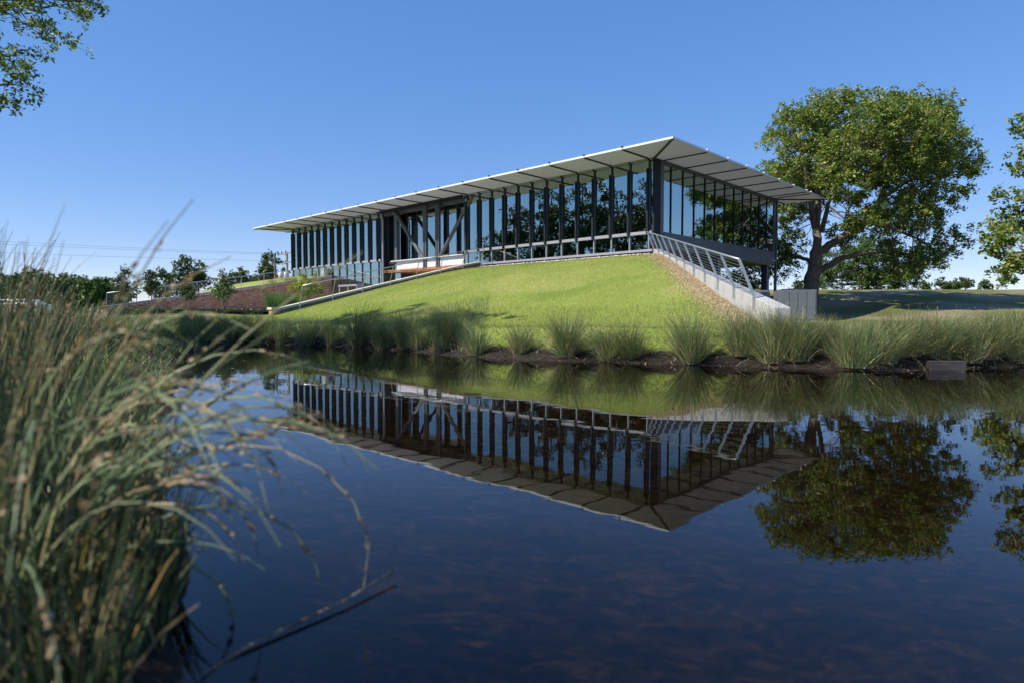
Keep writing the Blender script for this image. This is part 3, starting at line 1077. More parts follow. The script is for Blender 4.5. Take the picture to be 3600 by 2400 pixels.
# brick retaining wall of the left mound
bw = framed('brick_retaining_wall', BW, 19.0, 0.9)
tag(bw, 'long red brick retaining wall with grey coping, sloping down to the left', 'wall')
ob = (BW, 19.0, 0.9)
MB(ob).hexa([(BW + .02, -.4, .6), (BW + .34, -.4, .6), (BW + .34, 19, .6), (BW + .02, 19, .6),
             (BW + .02, -.4, brick_top(-.4) - .16), (BW + .34, -.4, brick_top(-.4) - .16), (BW + .34, 19, brick_top(19) - .16), (BW + .02, 19, brick_top(19) - .16)]
            ).build('wall_core', M['mortar'], bw)
MB(ob).box(BW - .02, BW + .019, -.4, 19.0, .6, 1.22).build('plinth', M['plinth'], bw)
bs_ = np.linspace(-.4, 19.2, 12)
for i in range(11):
    b0, b1 = bs_[i] + .004, bs_[i + 1] - .004
    t0, t1 = brick_top(b0), brick_top(b1)
    MB(ob).hexa([(BW - .05, b0, t0 - .15), (BW + .40, b0, t0 - .15), (BW + .40, b1, t1 - .15), (BW - .05, b1, t1 - .15),
                 (BW - .05, b0, t0), (BW + .40, b0, t0), (BW + .40, b1, t1), (BW - .05, b1, t1)]).build('coping_stone', M['plinth'], bw, bevel=.01)
bv = []
row = 0
z = 1.235
while z < 4.6:
    b_ = -.38 + (0.105 if row % 2 else 0)
    while b_ < 18.95:
        ln = .198
        if z + .066 < brick_top(b_ + ln) - .155:
            d_ = random.uniform(-.004, .004)
            bv.append((BW + .002 + d_, BW + .05, b_, b_ + ln, z, z + .066))
        b_ += .21
    z += .077
    row += 1
bv = np.array(bv)
x0, x1, y0, y1, z0, z1 = bv.T
VV = np.stack([np.stack(t, -1) for t in ((x0, y0, z0), (x1, y0, z0), (x1, y1, z0), (x0, y1, z0), (x0, y0, z1), (x1, y0, z1), (x1, y1, z1), (x0, y1, z1))], 1)
VV = VV - np.array(ob)
FF = (np.array(BF)[None] + (np.arange(len(bv)) * 8)[:, None, None]).reshape(-1, 4)
br = obj('bricks', make_mesh('bricks', VV.reshape(-1, 3), FF), M['brick'], bw)
br['kind'] = 'stuff'
part_trim = MB(ob).box(BW - .06, BW + .06, -.52, -.41, 1.0, 4.72).build('corner_trim', M['sill'], bw)
posts = []
for b_ in np.arange(0.6, 18.9, 1.95):
    t = float(brick_top(b_))
    posts.append(((*W(BW + .2, b_), t - .1), (*W(BW + .2, b_), t + .05), (*W(BW + .06, b_), t + .92)))
railing('cable_railing', 'steel cable railing along the grey coping of the brick wall', posts, 8)

# sheets of paving
def sheet(name, poly, z, mat):
    V = [(*W(a, b), z) for a, b in poly]
    o = obj(name, make_mesh(name, V, [tuple(range(len(V)))]), mat)
    o['kind'] = 'structure'
    return o


sheet('plaza_paving', [(14.0, 17.0), (14.0, -10), (33.95, -10), (33.95, 17.0)][::-1], 1.20, M['pave'])
sheet('car_park', [(37.0, 36.0), (37.0, 24.0), (75.0, 24.0), (75.0, 36.0)][::-1], 0.93, M['asphalt'])

# ------------------------------------------------------------------ vegetation helpers
def blades_geo(n, rbase, h, spread, droop, wid, k=6, az0=None, azs=math.pi, hvar=0.3, rg=rng):
    """ribbons that rise and bend over; returns V (n,k,2,3) and tip data"""
    az = rg.uniform(-math.pi, math.pi, n) if az0 is None else az0 + rg.normal(0, azs, n)
    lean = np.abs(rg.normal(0, spread, n)) + 0.03
    dr = droop * rg.uniform(0.2, 1.3, n)
    L = h * (1 - hvar + hvar * 1.4 * rg.random(n))
    r0 = rbase * np.sqrt(rg.random(n))
    a0 = az + rg.normal(0, 0.9, n)
    P = np.zeros((n, k, 3))
    P[:, 0, 0] = r0 * np.cos(a0)
    P[:, 0, 1] = r0 * np.sin(a0)
    P[:, 0, 2] = -0.05
    for i in range(1, k):
        t = (i - 0.5) / (k - 1)
        th = lean + dr * t ** 1.8
        ds = L / (k - 1)
        P[:, i, 0] = P[:, i - 1, 0] + np.sin(th) * np.cos(az) * ds
        P[:, i, 1] = P[:, i - 1, 1] + np.sin(th) * np.sin(az) * ds
        P[:, i, 2] = P[:, i - 1, 2] + np.cos(th) * ds
    sa = az + math.pi / 2 + rg.normal(0, 0.8, n)
    side = np.stack([np.cos(sa), np.sin(sa), np.zeros(n)], -1)
    t = np.linspace(0, 1, k)
    w = (wid * (0.7 + 0.6 * rg.random(n)))[:, None] * (1 - 0.88 * t[None] ** 1.6) * 0.5
    V = np.stack([P - side[:, None] * w[..., None], P + side[:, None] * w[..., None]], 2)
    return V, P


def ribbon_mesh(name, V):
    n, k = V.shape[:2]
    i = (np.arange(n) * k * 2)[:, None] + (np.arange(k - 1) * 2)[None]
    F = np.stack([i, i + 1, i + 3, i + 2], -1).reshape(-1, 4)
    return make_mesh(name, V.reshape(-1, 3), F)


def diamond_mesh(name, P, size, aspect=0.5, up=0.4, rg=rng, dirs=None):
    """one small pointed leaf (folded quad) at every point"""
    n = len(P)
    d = rg.normal(0, 1, (n, 3)) if dirs is None else dirs + rg.normal(0, 0.35, (n, 3))
    d[:, 2] *= 0.7
    d /= np.linalg.norm(d, axis=1)[:, None]
    nrm = rg.normal(0, 1, (n, 3)) + np.array([0, 0, up * 2.2])
    s = np.cross(nrm, d)
    s /= np.linalg.norm(s, axis=1)[:, None] + 1e-9
    nn = np.cross(d, s)
    L = (size * (0.6 + 0.8 * rg.random(n)))[:, None]
    w = L * aspect * 0.5
    V = np.stack([P - d * L * .5, P + s * w + nn * w * .25 + d * L * .05, P + d * L * .5, P - s * w + nn * w * .25 + d * L * .05], 1)
    F = (np.arange(n) * 4)[:, None] + np.arange(4)[None]
    return make_mesh(name, V.reshape(-1, 3), F)


def rush_clump(x, y, label, h=1.15, n=520, spread=0.42, droop=0.75, wid=0.009, seed=0.35, mat='rush', group=None, rbase=0.14, zoff=0.0, name='rush_clump', az0=None, azs=1.2, seedmat='seed', cat='rush clump'):
    rg = np.random.default_rng(int(abs(x * 971 + y * 613) * 10) % 99991)
    root = empty(name, (x, y, gz(x, y) + zoff))
    tag(root, label, cat, group)
    if name == 'rush_clump':
        n = int(n * rg.uniform(.55, 1.1))
        spread *= rg.uniform(.75, 1.45)
        droop *= rg.uniform(.7, 1.5)
        h *= rg.uniform(.85, 1.12)
        rbase *= rg.uniform(.8, 1.5)
    V, P = blades_geo(n, rbase, h, spread, droop, wid, rg=rg, az0=az0, azs=azs)
    if name == 'rush_clump':
        tilt = rg.normal(0, .16, 2)                      # the whole tussock leans its own way
        for Q in (V, P):
            z_ = np.maximum(Q[..., 2], 0)
            Q[..., 0] += tilt[0] * z_ ** 1.5
            Q[..., 1] += tilt[1] * z_ ** 1.5
        D, _ = blades_geo(int(n * .16), rbase * 1.1, h * .62, .6, .9, wid, rg=rg)
        obj('dead_blades', ribbon_mesh('dead_blades', D), M['straw'], root)['kind'] = 'stuff'
    obj('blades', ribbon_mesh('blades', V), M[mat], root)['kind'] = 'stuff'
    if seed:
        m = int(n * seed)
        idx = rg.choice(n, m, replace=False)
        tips = P[idx, -2] * 0.55 + P[idx, -1] * 0.45
        dr = P[idx, -1] - P[idx, -2]
        pts = np.concatenate([tips + dr * f + rg.normal(0, .012, tips.shape) for f in (-.5, -.1, .25, .5)])
        obj('seed_heads', diamond_mesh('seed_heads', pts, .030, 0.3, 0.2, rg, np.tile(dr / (np.linalg.norm(dr, axis=1)[:, None] + 1e-6), (4, 1))), M[seedmat], root)['kind'] = 'stuff'
    return root


def tree(name, label, base, limbs, blobs, leaf_n, leaf_size, mat, bark='bark', cat='tree', group=None, clump_r=0.75, n_clump=110, keep=None, seed=1,
         aspect=0.55, twig=True, shell=0.72, sides=8):
    """limbs: [(points, r0, r1)], blobs: [(centre, radii)] in local metres"""
    rg = np.random.default_rng(seed)
    root = empty(name, base)
    tag(root, label, cat, group)
    Bz = np.array(base, float)
    tv, tf = [], []

    def addtube(p, r, sd_=6):
        V, F = tube_geo(p, r, sd_, False)
        n = sum(len(v) for v in tv)
        tv.append(np.array(V))
        tf.extend([tuple(i + n for i in q) for q in F])
    nodes = []
    for pts, r0, r1 in limbs:
        P = np.array(pts, float)
        # smooth the polyline
        T = np.linspace(0, len(P) - 1, (len(P) - 1) * 5 + 1)
        Q = np.stack([np.interp(T, np.arange(len(P)), P[:, i]) for i in range(3)], -1)
        for _ in range(3):
            Q[1:-1] = (Q[:-2] + Q[1:-1] * 2 + Q[2:]) / 4
        Q[1:-1] += rg.normal(0, 0.12 * r0 ** 0.5 * 0.6, Q[1:-1].shape)
        R = np.linspace(r0, r1, len(Q))
        addtube(Q, R, sides)
        nodes += [(q, r) for q, r in zip(Q[2:], R[2:])]
    NP = np.array([q for q, r in nodes])
    NR = np.array([r for q, r in nodes])
    vol = np.array([np.prod(r) ** 0.75 for c_, r in blobs])
    cnt = np.maximum(1, np.round(n_clump * vol / vol.sum())).astype(int)
    leaves = []
    weights = []
    per = max(6, int(leaf_n / cnt.sum()))
    for (c_, r), m in zip(blobs, cnt):
        for _ in range(m):
            d = rg.normal(0, 1, 3)
            d /= np.linalg.norm(d)
            rad = rg.uniform(shell, 1.0) if rg.random() < 0.75 else rg.uniform(0.2, shell)
            p = np.array(c_) + d * np.array(r) * rad
            if keep is not None and not keep(p + Bz):
                continue
            if p[2] + Bz[2] < gz(p[0] + Bz[0], p[1] + Bz[1]) + .4:
                continue
            j = np.argmin(np.linalg.norm(NP - p, axis=1) + 0.15 * rg.random(len(NP)) * 4)
            q = NP[j]
            mid = (p + q) / 2 + rg.normal(0, 0.18, 3) * np.linalg.norm(p - q) * .5
            r_ = min(NR[j] * .5, 0.012 + 0.016 * np.linalg.norm(p - q))
            addtube([q, (q + mid) / 2 + rg.normal(0, .05, 3), mid, p], [r_, r_ * .8, r_ * .55, r_ * .2], 4)
            nt_ = 9
            tip = p + rg.normal(0, 1, (nt_, 3)) * np.array([.55, .55, .45]) * clump_r
            if twig:
                for tt in tip[:4]:
                    addtube([p * .8 + mid * .2, (p + tt) / 2 + rg.normal(0, .04, 3), tt], [r_ * .3 + .004, r_ * .22 + .003, .003], 3)
            k = per // nt_ + 1
            lp = np.repeat(tip, k, 0) + rg.normal(0, 1, (nt_ * k, 3)) * clump_r * 0.2
            leaves.append(lp)
    if leaves:
        L = np.concatenate(leaves)
        if keep is not None:
            L = L[np.array([keep(p + Bz) for p in L])]
        obj('crown', diamond_mesh('crown', L, leaf_size, aspect, 0.5, rg), M[mat], root)
    obj('trunk', make_mesh('trunk', np.concatenate(tv), tf, True), M[bark], root)
    return root


# ------------------------------------------------------------------ the great oak on the right
K = 50.0 / 2204.0
OB = (23.8, 50.0, gz(23.8, 50.0) - .1)


def opx(px, py, dy=0.0):
    return ((px - 2850) * K, dy, HC + (1106 - py) * K - OB[2])


def oak_keep(p):
    a_, b_ = ab(p[0], p[1])
    return not (a_ > -3.0 and b_ > -20.3 and p[2] < 10.6)


limbs = [([opx(2845, 1060), opx(2852, 990), opx(2862, 930), opx(2868, 885)], .62, .46),
         ([opx(2868, 890), opx(2930, 850, -.4), opx(3010, 790, -1), opx(3050, 720, -1.4), opx(3062, 650, -1.5), opx(3080, 540, -1)], .34, .10),
         ([opx(2866, 900), opx(2874, 800, .5), opx(2888, 700, 1), opx(2890, 560, 1.2), opx(2905, 420, 1.0)], .36, .09),
         ([opx(2878, 955), opx(2930, 915, -1), opx(3010, 893, -2), opx(3110, 905, -2.6), opx(3190, 925, -3)], .26, .05),
         ([opx(2860, 925), opx(2830, 905, .8), opx(2780, 880, 2), opx(2700, 920, 3.2), opx(2640, 970, 3.8)], .18, .03),
         ([opx(2872, 800, .5), opx(2835, 700, 0), opx(2800, 560, -.5), opx(2770, 470, -.6)], .24, .06),
         ([opx(3050, 720, -1.4), opx(3150, 655, -.5), opx(3280, 590, 0), opx(3390, 590, 0)], .17, .04),
         ([opx(3010, 790, -1), opx(3130, 800, .5), opx(3250, 835, 1), opx(3310, 880, 1)], .16, .04),
         ([opx(2890, 600, 1.2), opx(2990, 480, 2), opx(3080, 380, 2)], .2, .05),
         ([opx(3062, 650, -1.5), opx(3160, 520, -1), opx(3210, 400, -.5)], .14, .04),
         ([opx(2872, 820, .5), opx(2900, 720, 3), opx(2960, 600, 5)], .2, .05),
         ([opx(2872, 820, -.5), opx(2840, 720, -3), opx(2860, 620, -5)], .2, .05)]
bl = [(2790, 540, 130, 140, 0), (2890, 440, 140, 105, 1), (3060, 410, 160, 100, 1), (3195, 440, 110, 100, -.5), (3290, 560, 120, 100, 0),
      (3390, 580, 62, 55, 0), (3250, 690, 140, 100, 0), (3080, 560, 180, 140, -3), (3060, 560, 180, 140, 4.5), (2900, 640, 150, 110, -4), (2900, 620, 150, 120, 5),
      (2760, 700, 105, 110, 2), (2780, 850, 95, 100, 3), (2690, 950, 75, 60, 3.5), (3080, 790, 110, 70, 3), (3090, 760, 110, 60, -4), (3220, 820, 110, 70, 1),
      (3300, 905, 55, 38, 1), (3110, 930, 90, 50, -2.6), (2960, 800, 90, 60, -4), (3190, 940, 45, 40, -3), (2630, 980, 55, 34, 4), (3060, 955, 80, 36, -3.5), (2780, 930, 70, 50, 3), (3260, 860, 70, 50, -2), (2960, 560, 150, 120, -5)]
blobs = [(opx(x, y, dy), (rx * K, min(rx, ry) * K * 1.1, ry * K)) for x, y, rx, ry, dy in bl]
tree('oak_tree', 'large spreading oak with forked trunk beside the right end of the building', OB, limbs, blobs, 125000, .225, 'oak_leaf',
     keep=oak_keep, seed=5, n_clump=600, clump_r=.72, sides=10, aspect=.5)

# oak at the right edge of the view
OB2 = (29.5, 31.0, gz(29.5, 31.0) - .1)
K2 = 31.0 / 2204


def o2(px, py, dy=0.0):
    return ((px - 1800) * K2 - OB2[0], dy, HC + (1106 - py) * K2 - OB2[2])


limbs = [([(0, 0, 0), (.1, 0, 2), (0, .1, 4)], .42, .32), ([(0, .1, 3.6), o2(3700, 900), o2(3590, 900, -.3), o2(3500, 940, -.5)], .18, .03),
         ([(0, .1, 4), o2(3850, 700, .5), o2(3790, 480, .5)], .28, .06), ([(0, .1, 4), (1.5, .5, 6), (2.5, 1, 9)], .25, .06),
         ([o2(3790, 600, .5), o2(3650, 560), o2(3590, 550)], .12, .03), ([(0, 0, 4), (-.5, 2.5, 6), (0, 4, 8)], .2, .05)]
bl = [(3540, 860, 70, 70, 0), (3505, 950, 50, 60, -.3), (3590, 950, 60, 55, 0), (3620, 870, 90, 90, 1), (3600, 540, 36, 50, 0), (3680, 560, 70, 90, 0),
      (3800, 480, 170, 170, 1), (3960, 560, 200, 170, 1), (3820, 700, 160, 110, -2), (3850, 650, 150, 160, 4), (4050, 700, 180, 120, 2)]
blobs = [(o2(x, y, dy), (rx * K2, rx * K2, ry * K2)) for x, y, rx, ry, dy in bl]
tree('oak_tree', 'oak at the right edge of the view, only its left boughs in sight', OB2, limbs, blobs, 24000, .22, 'oak_leaf', seed=8, n_clump=170, clump_r=.55)

# oak at the left edge, boughs hanging in at the top left, shading the left bank
OB3 = (-18.2, 17.5, gz(-18.2, 17.5) - .1)
K3 = 17.0 / 2204


def o3(px, py, dy=0.0):
    return ((px - 1800) * K3 - OB3[0], -.5 + dy, HC + (1106 - py) * K3 - OB3[2])


limbs = [([(0, 0, 0), (.1, 0, 3), (0, 0, 6)], .5, .36), ([(0, 0, 5.5), o3(-200, 130), o3(-20, 190), o3(70, 215)], .14, .02), ([(0, 0, 6), o3(-200, 0), o3(0, 20), o3(200, 15), o3(320, 30)], .16, .02),
         ([(0, 0, 4.8), o3(-250, 330), o3(-60, 330), o3(60, 310)], .12, .02),
         ([(0, 0, 6), (2, 0, 9), (4, 0, 11.5), (5.8, .0, 12.6)], .3, .05), ([(0, 0, 6), (.5, 0, 10), (1, 0, 15)], .32, .06), ([(0, 0, 6), (-2.5, 1, 9), (-5, 1, 12)], .28, .05),
         ([(0, 0, 6), (0, 3, 9), (1, 5.5, 12)], .26, .05), ([(0, 0, 6), (1, -3, 9), (2, -5.5, 11)], .26, .05)]
bl = [(-10, 30, 50, 40, 0), (90, 8, 60, 22, 0), (220, 15, 60, 25, 0), (330, 20, 25, 22, 0), (180, 58, 20, 16, 0), (20, 175, 36, 25, 0), (110, 200, 48, 26, 0),
      (30, 260, 50, 40, 0), (120, 275, 45, 32, 0), (40, 330, 60, 45, 0), (95, 340, 40, 40, 0), (70, 400, 45, 30, 0), (-60, 300, 60, 90, 0)]
blobs = [(o3(x, y, dy), (rx * K3, .5, ry * K3)) for x, y, rx, ry, dy in bl]
blobs_small = blobs
big = [((1, 0, 13.5), (3.5, 3.5, 2.6)), ((3.6, .2, 12.6), (2.4, 2.4, 1.5)), ((5.9, .0, 12.8), (1.8, 1.7, .9)), ((-3.5, 1, 12), (3.2, 3, 2.6)), ((1, 5, 12), (2.8, 2.8, 2.2)), ((2, -5, 11.6), (2.8, 2.6, 2.0)), ((-1, 0, 10), (3, 3, 1.6)), ((2.4, -3.4, 12.2), (2.4, 2.4, 1.5)), ((4.6, -3.4, 12.4), (1.6, 1.5, .9))]
t3 = tree('oak_tree', 'tall oak whose boughs hang in at the top left corner', OB3, limbs, blobs_small + big, 44000, .15, 'oak_leaf', seed=12, n_clump=280, clump_r=.40, shell=.6, aspect=.4)

# trees left of the view, mirrored in the long glass front
GEN = [([(0, 0, 0), (.15, 0, 3), (0, .1, 6), (.2, 0, 11), (.1, 0, 15)], .4, .06), ([(0, 0, 4), (2, .5, 7), (3.2, 1, 10)], .18, .04), ([(0, 0, 5), (-2, -.5, 8), (-3, -1, 11)], .18, .04),
       ([(0, 0, 4.5), (.4, 2.2, 7), (.5, 3.2, 10)], .17, .04), ([(0, 0, 5.5), (-.3, -2.2, 8), (-.5, -3.2, 11)], .17, .04)]
GENB = [((0, 0, 13.5), (2.2, 2.2, 2.6)), ((2.2, .5, 10.2), (2.2, 2.2, 2.4)), ((-2.2, -.5, 10.8), (2.2, 2.2, 2.4)), ((.4, 2.4, 9.5), (2.2, 2.2, 2.4)), ((-.3, -2.4, 10.3), (2.2, 2.2, 2.4)),
        ((1.6, -1.6, 7), (2, 2, 2)), ((-1.6, 1.6, 6.6), (2.2, 2.2, 2)), ((0, 0, 4.4), (2.6, 2.6, 1.4))]
MIR = [(-42.5, 40.5, .95, 'leftmost of the trees mirrored in the long glass front'), (-41, 35.5, 1.12, 'second from left of the trees mirrored in the long glass front'),
       (-44, 31.0, 1.22, 'third from left of the trees mirrored in the long glass front'), (-40, 27.0, 1.10, 'second from right of the trees mirrored in the long glass front'),
       (-43, 22.0, 1.16, 'rightmost of the trees mirrored in the long glass front')]
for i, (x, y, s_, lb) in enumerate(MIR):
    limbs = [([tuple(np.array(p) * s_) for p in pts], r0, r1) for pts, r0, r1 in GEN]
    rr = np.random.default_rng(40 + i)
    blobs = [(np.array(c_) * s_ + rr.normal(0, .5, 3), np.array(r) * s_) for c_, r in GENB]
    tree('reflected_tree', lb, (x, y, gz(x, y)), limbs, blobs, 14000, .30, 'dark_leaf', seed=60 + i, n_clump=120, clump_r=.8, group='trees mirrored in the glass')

# bushy tree behind the oak
x, y = 47.5, 84.0
kb = y / 2204
limbs = [([(0, 0, 0), (0, 0, 3), (0.2, 0, 7)], .3, .08)]
blobs = [((-4.6, 0, 3.4), (3.0, 3, 3.0)), ((0, 0, 4.2), (4.0, 3.5, 3.4)), ((3.8, 0, 3.0), (2.8, 3, 2.8)), ((-1.2, -1, 5.8), (3.0, 2.6, 1.6)), ((5.4, 0, 2.0), (1.6, 2, 1.7)), ((-6.2, 0, 2.2), (2, 2, 1.8)), ((0, -1, 1.6), (5, 2.5, 1.5))]
tree('bushy_tree', 'low dense bushy tree behind the big oak trunk', (x, y, gz(x, y) + .2), limbs, blobs, 26000, .30, 'mid_leaf', seed=21, n_clump=230, clump_r=.7, aspect=.4)

# small trees far off on the right skyline and under the raised end
FAR = [(2655, 1040, 92, 2.6, 'small tree seen under the raised building end'), (2805, 1030, 120, 3.4, 'small round tree left of the big oak trunk'), (2838, 1032, 112, 3.2, 'narrow tree just left of the big oak trunk'),
       (3255, 1024, 150, 3.4, 'low flat distant tree on the right skyline, leftmost of its row'), (3308, 1022, 150, 4.4, 'second distant tree from left on the right skyline'),
       (3345, 1022, 150, 3.6, 'third distant tree from left on the right skyline'), (3370, 1022, 152, 4.6, 'fourth distant tree from left on the right skyline'), (3392, 1022, 150, 4.7, 'fifth distant tree from left on the right skyline'),
       (3460, 1022, 150, 3.6, 'distant tree just left of the right edge oak')]
for i, (px, py, d, h, lb) in enumerate(FAR):
    x = (px - 1800) / 2204 * d
    z0 = HC + (1106 - py) * d / 2204 - 1.0
    hh = h
    limbs = [([(0, 0, 0), (0, 0, hh * .45), (.1, 0, hh * .8)], .12, .04)]
    blobs = [((0, 0, hh * .62), (hh * .34, hh * .3, hh * .32)), ((hh * .2, 0, hh * .5), (hh * .3, hh * .3, hh * .22)), ((-hh * .22, 0, hh * .48), (hh * .3, hh * .3, hh * .22))]
    tree('distant_tree', lb, (x, d, z0), limbs, blobs, 1500, .34, 'hazy_leaf', seed=90 + i, n_clump=26, clump_r=.45, twig=False, group='small trees on the skyline', sides=5)

# wood far off at the left: single trees side by side
for i in range(17):
    px = -150 + i * 34 + random.uniform(-8, 8)
    d = random.uniform(104, 124)
    x = (px - 1800) / 2204 * d
    h = (1106 - (948 + random.uniform(-12, 16) + (18 if i > 8 else 0))) * d / 2204 + HC
    z0 = gz(x, d)
    h -= z0
    w_ = 3.9
    limbs = [([(0, 0, 0), (0, 0, h * .4), (.2, 0, h * .85)], .22, .05)]
    blobs = [((0, 0, h * .72), (w_ * .7, w_ * .7, h * .26)), ((w_ * .4, -.5, h * .48), (w_ * .7, w_ * .7, h * .24)), ((-w_ * .4, 0, h * .45), (w_ * .7, w_ * .7, h * .26)), ((0, -1, h * .22), (w_, w_ * .7, h * .2))]
    tree('wood_edge_tree', 'leafy tree in the far wood at left, %s from the left edge' % ORD[i], (x, d, z0), limbs, blobs, 6500, .46, 'hazy_leaf' if i % 3 else 'mid_leaf', seed=120 + i,
         n_clump=60, clump_r=.8, twig=False, group='trees of the far wood at left', sides=5)
# trees between the wood and the building
for i, (px, py, d, h, w_, lb) in enumerate(((585, 1045, 100, 4.6, 2.2, 'dark tree behind the young trees, right of the far wood'), (660, 1040, 105, 7.0, 2.6, 'round tree rising behind the brick wall railing'), (700, 1035, 106, 6.0, 2.4, 'round tree just right of another behind the brick wall railing'),
                                             (842, 1010, 110, 3.4, 2.4, 'low tree on the skyline above the brick wall'), (958, 1000, 95, 5.0, 2.4, 'tree at the foot of the utility poles'), (905, 1010, 120, 2.8, 2.5, 'faint low tree left of the utility poles'))):
    x = (px - 1800) / 2204 * d
    z0 = HC + (1106 - py) * d / 2204 - 2.0
    h += 2
    limbs = [([(0, 0, 0), (0, 0, h * .4), (.2, 0, h * .85)], .18, .05)]
    blobs = [((0, 0, h * .72), (w_ * .75, w_ * .7, h * .24)), ((w_ * .45, -.5, h * .5), (w_ * .7, w_ * .7, h * .24)), ((-w_ * .45, 0, h * .47), (w_ * .7, w_ * .7, h * .24))]
    tree('background_tree', lb, (x, d, z0), limbs, blobs, 3000, .36, 'hazy_leaf', seed=150 + i, n_clump=50, clump_r=.6, twig=False, group='trees behind the mound', sides=5)

# young trees before the brick wall; dark_leaf puts shade into the left three
YT = [(440, 1106, 46, 930, 1060, 62, 'dark_leaf', 'dark young tree on a thin trunk, leftmost before the brick wall'), (536, 1104, 46, 936, 1040, 42, 'dark_leaf', 'dark young tree on a thin trunk, second from left before the brick wall'),
      (664, 1100, 45, 992, 1062, 34, 'dark_leaf', 'small dark young tree before the middle of the brick wall'), (786, 1100, 44, 948, 1064, 42, 'mid_leaf', 'bright green young tree with upright crown before the brick wall')]
for i, (px, pb, d, yt, yb, rx, mt, lb) in enumerate(YT):
    x = (px - 1800) / 2204 * d
    kk = d / 2204
    z0 = gz(x, d)
    zt = HC + (1106 - yt) * kk - z0
    zb = HC + (1106 - yb) * kk - z0
    hc_ = (zt - zb)
    limbs = [([(0, 0, 0), (.02, 0, zb), (.0, 0, zt * .92)], .06, .015)]
    for q in range(7):
        an = q * 2.4
        zz = zb + hc_ * (.05 + .11 * q)
        limbs.append(([(0, 0, zz - .2), (math.cos(an) * rx * kk * .5, math.sin(an) * rx * kk * .5, zz + .2), (math.cos(an) * rx * kk * .85, math.sin(an) * rx * kk * .8, zz + .45)], .02, .006))
    blobs = [((0, 0, zb + hc_ * .38), (rx * kk * .85, rx * kk * .8, hc_ * .34)), ((0, 0, zb + hc_ * .74), (rx * kk * .42, rx * kk * .4, hc_ * .26))]
    tree('young_tree', lb, (x, d, z0), limbs, blobs, 1500, .15, mt, 'bark_young', seed=170 + i, n_clump=46, clump_r=.24, group='young trees before the brick wall', sides=6, shell=.5)
# bright lime young tree
x, d = (1085 - 1800) / 2204 * 47.0, 47.0
z0 = gz(x, d)
kk = d / 2204


def lm(px, py, dy=0):
    return ((px - 1085) * kk, dy, HC + (1106 - py) * kk - z0)


limbs = [([(0, 0, 0), lm(1085, 1060), lm(1082, 1020), lm(1090, 975)], .06, .012), ([lm(1085, 1050), lm(1050, 1030), lm(1025, 1015)], .025, .006), ([lm(1085, 1045), lm(1120, 1025), lm(1150, 1010)], .025, .006),
         ([lm(1084, 1035), lm(1060, 1000), lm(1065, 970)], .02, .006), ([lm(1084, 1030), lm(1105, 995), lm(1108, 970)], .02, .006)]
blobs = [(lm(1065, 1000), (.75, .7, .5)), (lm(1095, 1015), (.9, .8, .6)), (lm(1040, 1015), (.5, .5, .28)), (lm(1070, 1035), (.7, .6, .4)), (lm(1125, 1020), (.55, .5, .4)), (lm(1106, 972), (.25, .3, .2)), (lm(1068, 970), (.25, .3, .2)), (lm(1135, 1040), (.4, .3, .15))]
tree('young_tree', 'lime yellow young tree before the right part of the brick wall', (x, d, z0), limbs, blobs, 2600, .15, 'lime_leaf', 'bark_young', seed=181, n_clump=70, clump_r=.26, group='young trees before the brick wall', shell=.4, sides=6)

# upright ornamental grasses by the end pier
for i, (px, d, h) in enumerate(((958, 36, 1.35), (998, 37.5, 1.3), (1022, 37.8, 1.25), (1048, 38.2, 1.15))):
    x = (px - 1800) / 2204 * d
    rush_clump(x, d, 'bright green upright grass behind the kerb pier, %s from the left' % ORD[i], h=h, n=420, spread=.13, droop=.3, wid=.02, seed=.08, mat='green_grass', rbase=.3,
               group='upright grasses behind the kerb', name='upright_grass', cat='grass clump')

# low clipped hedge before the brick wall
hx = empty('low_hedge', ((660 - 1800) / 2204 * 33, 33, gz((660 - 1800) / 2204 * 33, 33)), math.atan2(-N[1], -N[0]) + math.pi)
tag(hx, 'low dark clipped hedge running along before the brick wall', 'hedge')
hp = np.stack([rng.uniform(-5.5, 5.5, 9000), rng.uniform(-.45, .45, 9000), rng.uniform(.02, .26, 9000)], -1)
obj('hedge_leaves', diamond_mesh('hedge_leaves', hp, .10, .55), M['dark_leaf'], hx)
MB().box(-5.4, 5.4, -.36, .36, -.2, .2).build('hedge_core', M['bark_young'], hx)

# ------------------------------------------------------------------ rushes on the far bank
def on_bank(px, py, z=.15):
    t = np.linspace(3, 60, 1400)
    x = (px - 1800) / 2204 * t
    zz = HC - (py - 1106) / 2204 * t
    g_ = ground_z(x, t)
    k_ = np.argmax(g_ >= zz - .03)
    return float(x[k_]), float(t[k_])


CL = [(860, 1192, 1.15), (930, 1200, 1.1), (990, 1206, 1.25), (1075, 1208, 1.3), (1165, 1210, 1.2), (1262, 1216, 1.45), (1345, 1218, 1.2), (1425, 1214, 1.3), (1470, 1222, 1.0), (1548, 1224, 1.15), (1590, 1200, 1.25), (1676, 1238, 1.05), (1830, 1240, 1.1),
      (1990, 1246, 1.30), (2140, 1258, 1.15), (2215, 1250, 1.2), (2430, 1266, 1.3), (2610, 1244, 1.1), (2720, 1262, 1.25), (2800, 1256, 1.1), (2760, 1225, 1.0)]
for i, (px, py, h) in enumerate(CL):
    x, y = on_bank(px, py)
    bushy = 2600 < px or px in (2140, 2215)
    rush_clump(x, y, 'rush clump on the far bank between kerb pier and concrete kerb, %s from the left' % ORD[i], h=h * .92, n=900 if bushy else 760, spread=.40 if bushy else .33, droop=.8, wid=.0095,
               seed=.40 if px in (1990, 2430, 2720, 1262) else .16, group='rush clumps on the far bank', rbase=.17)
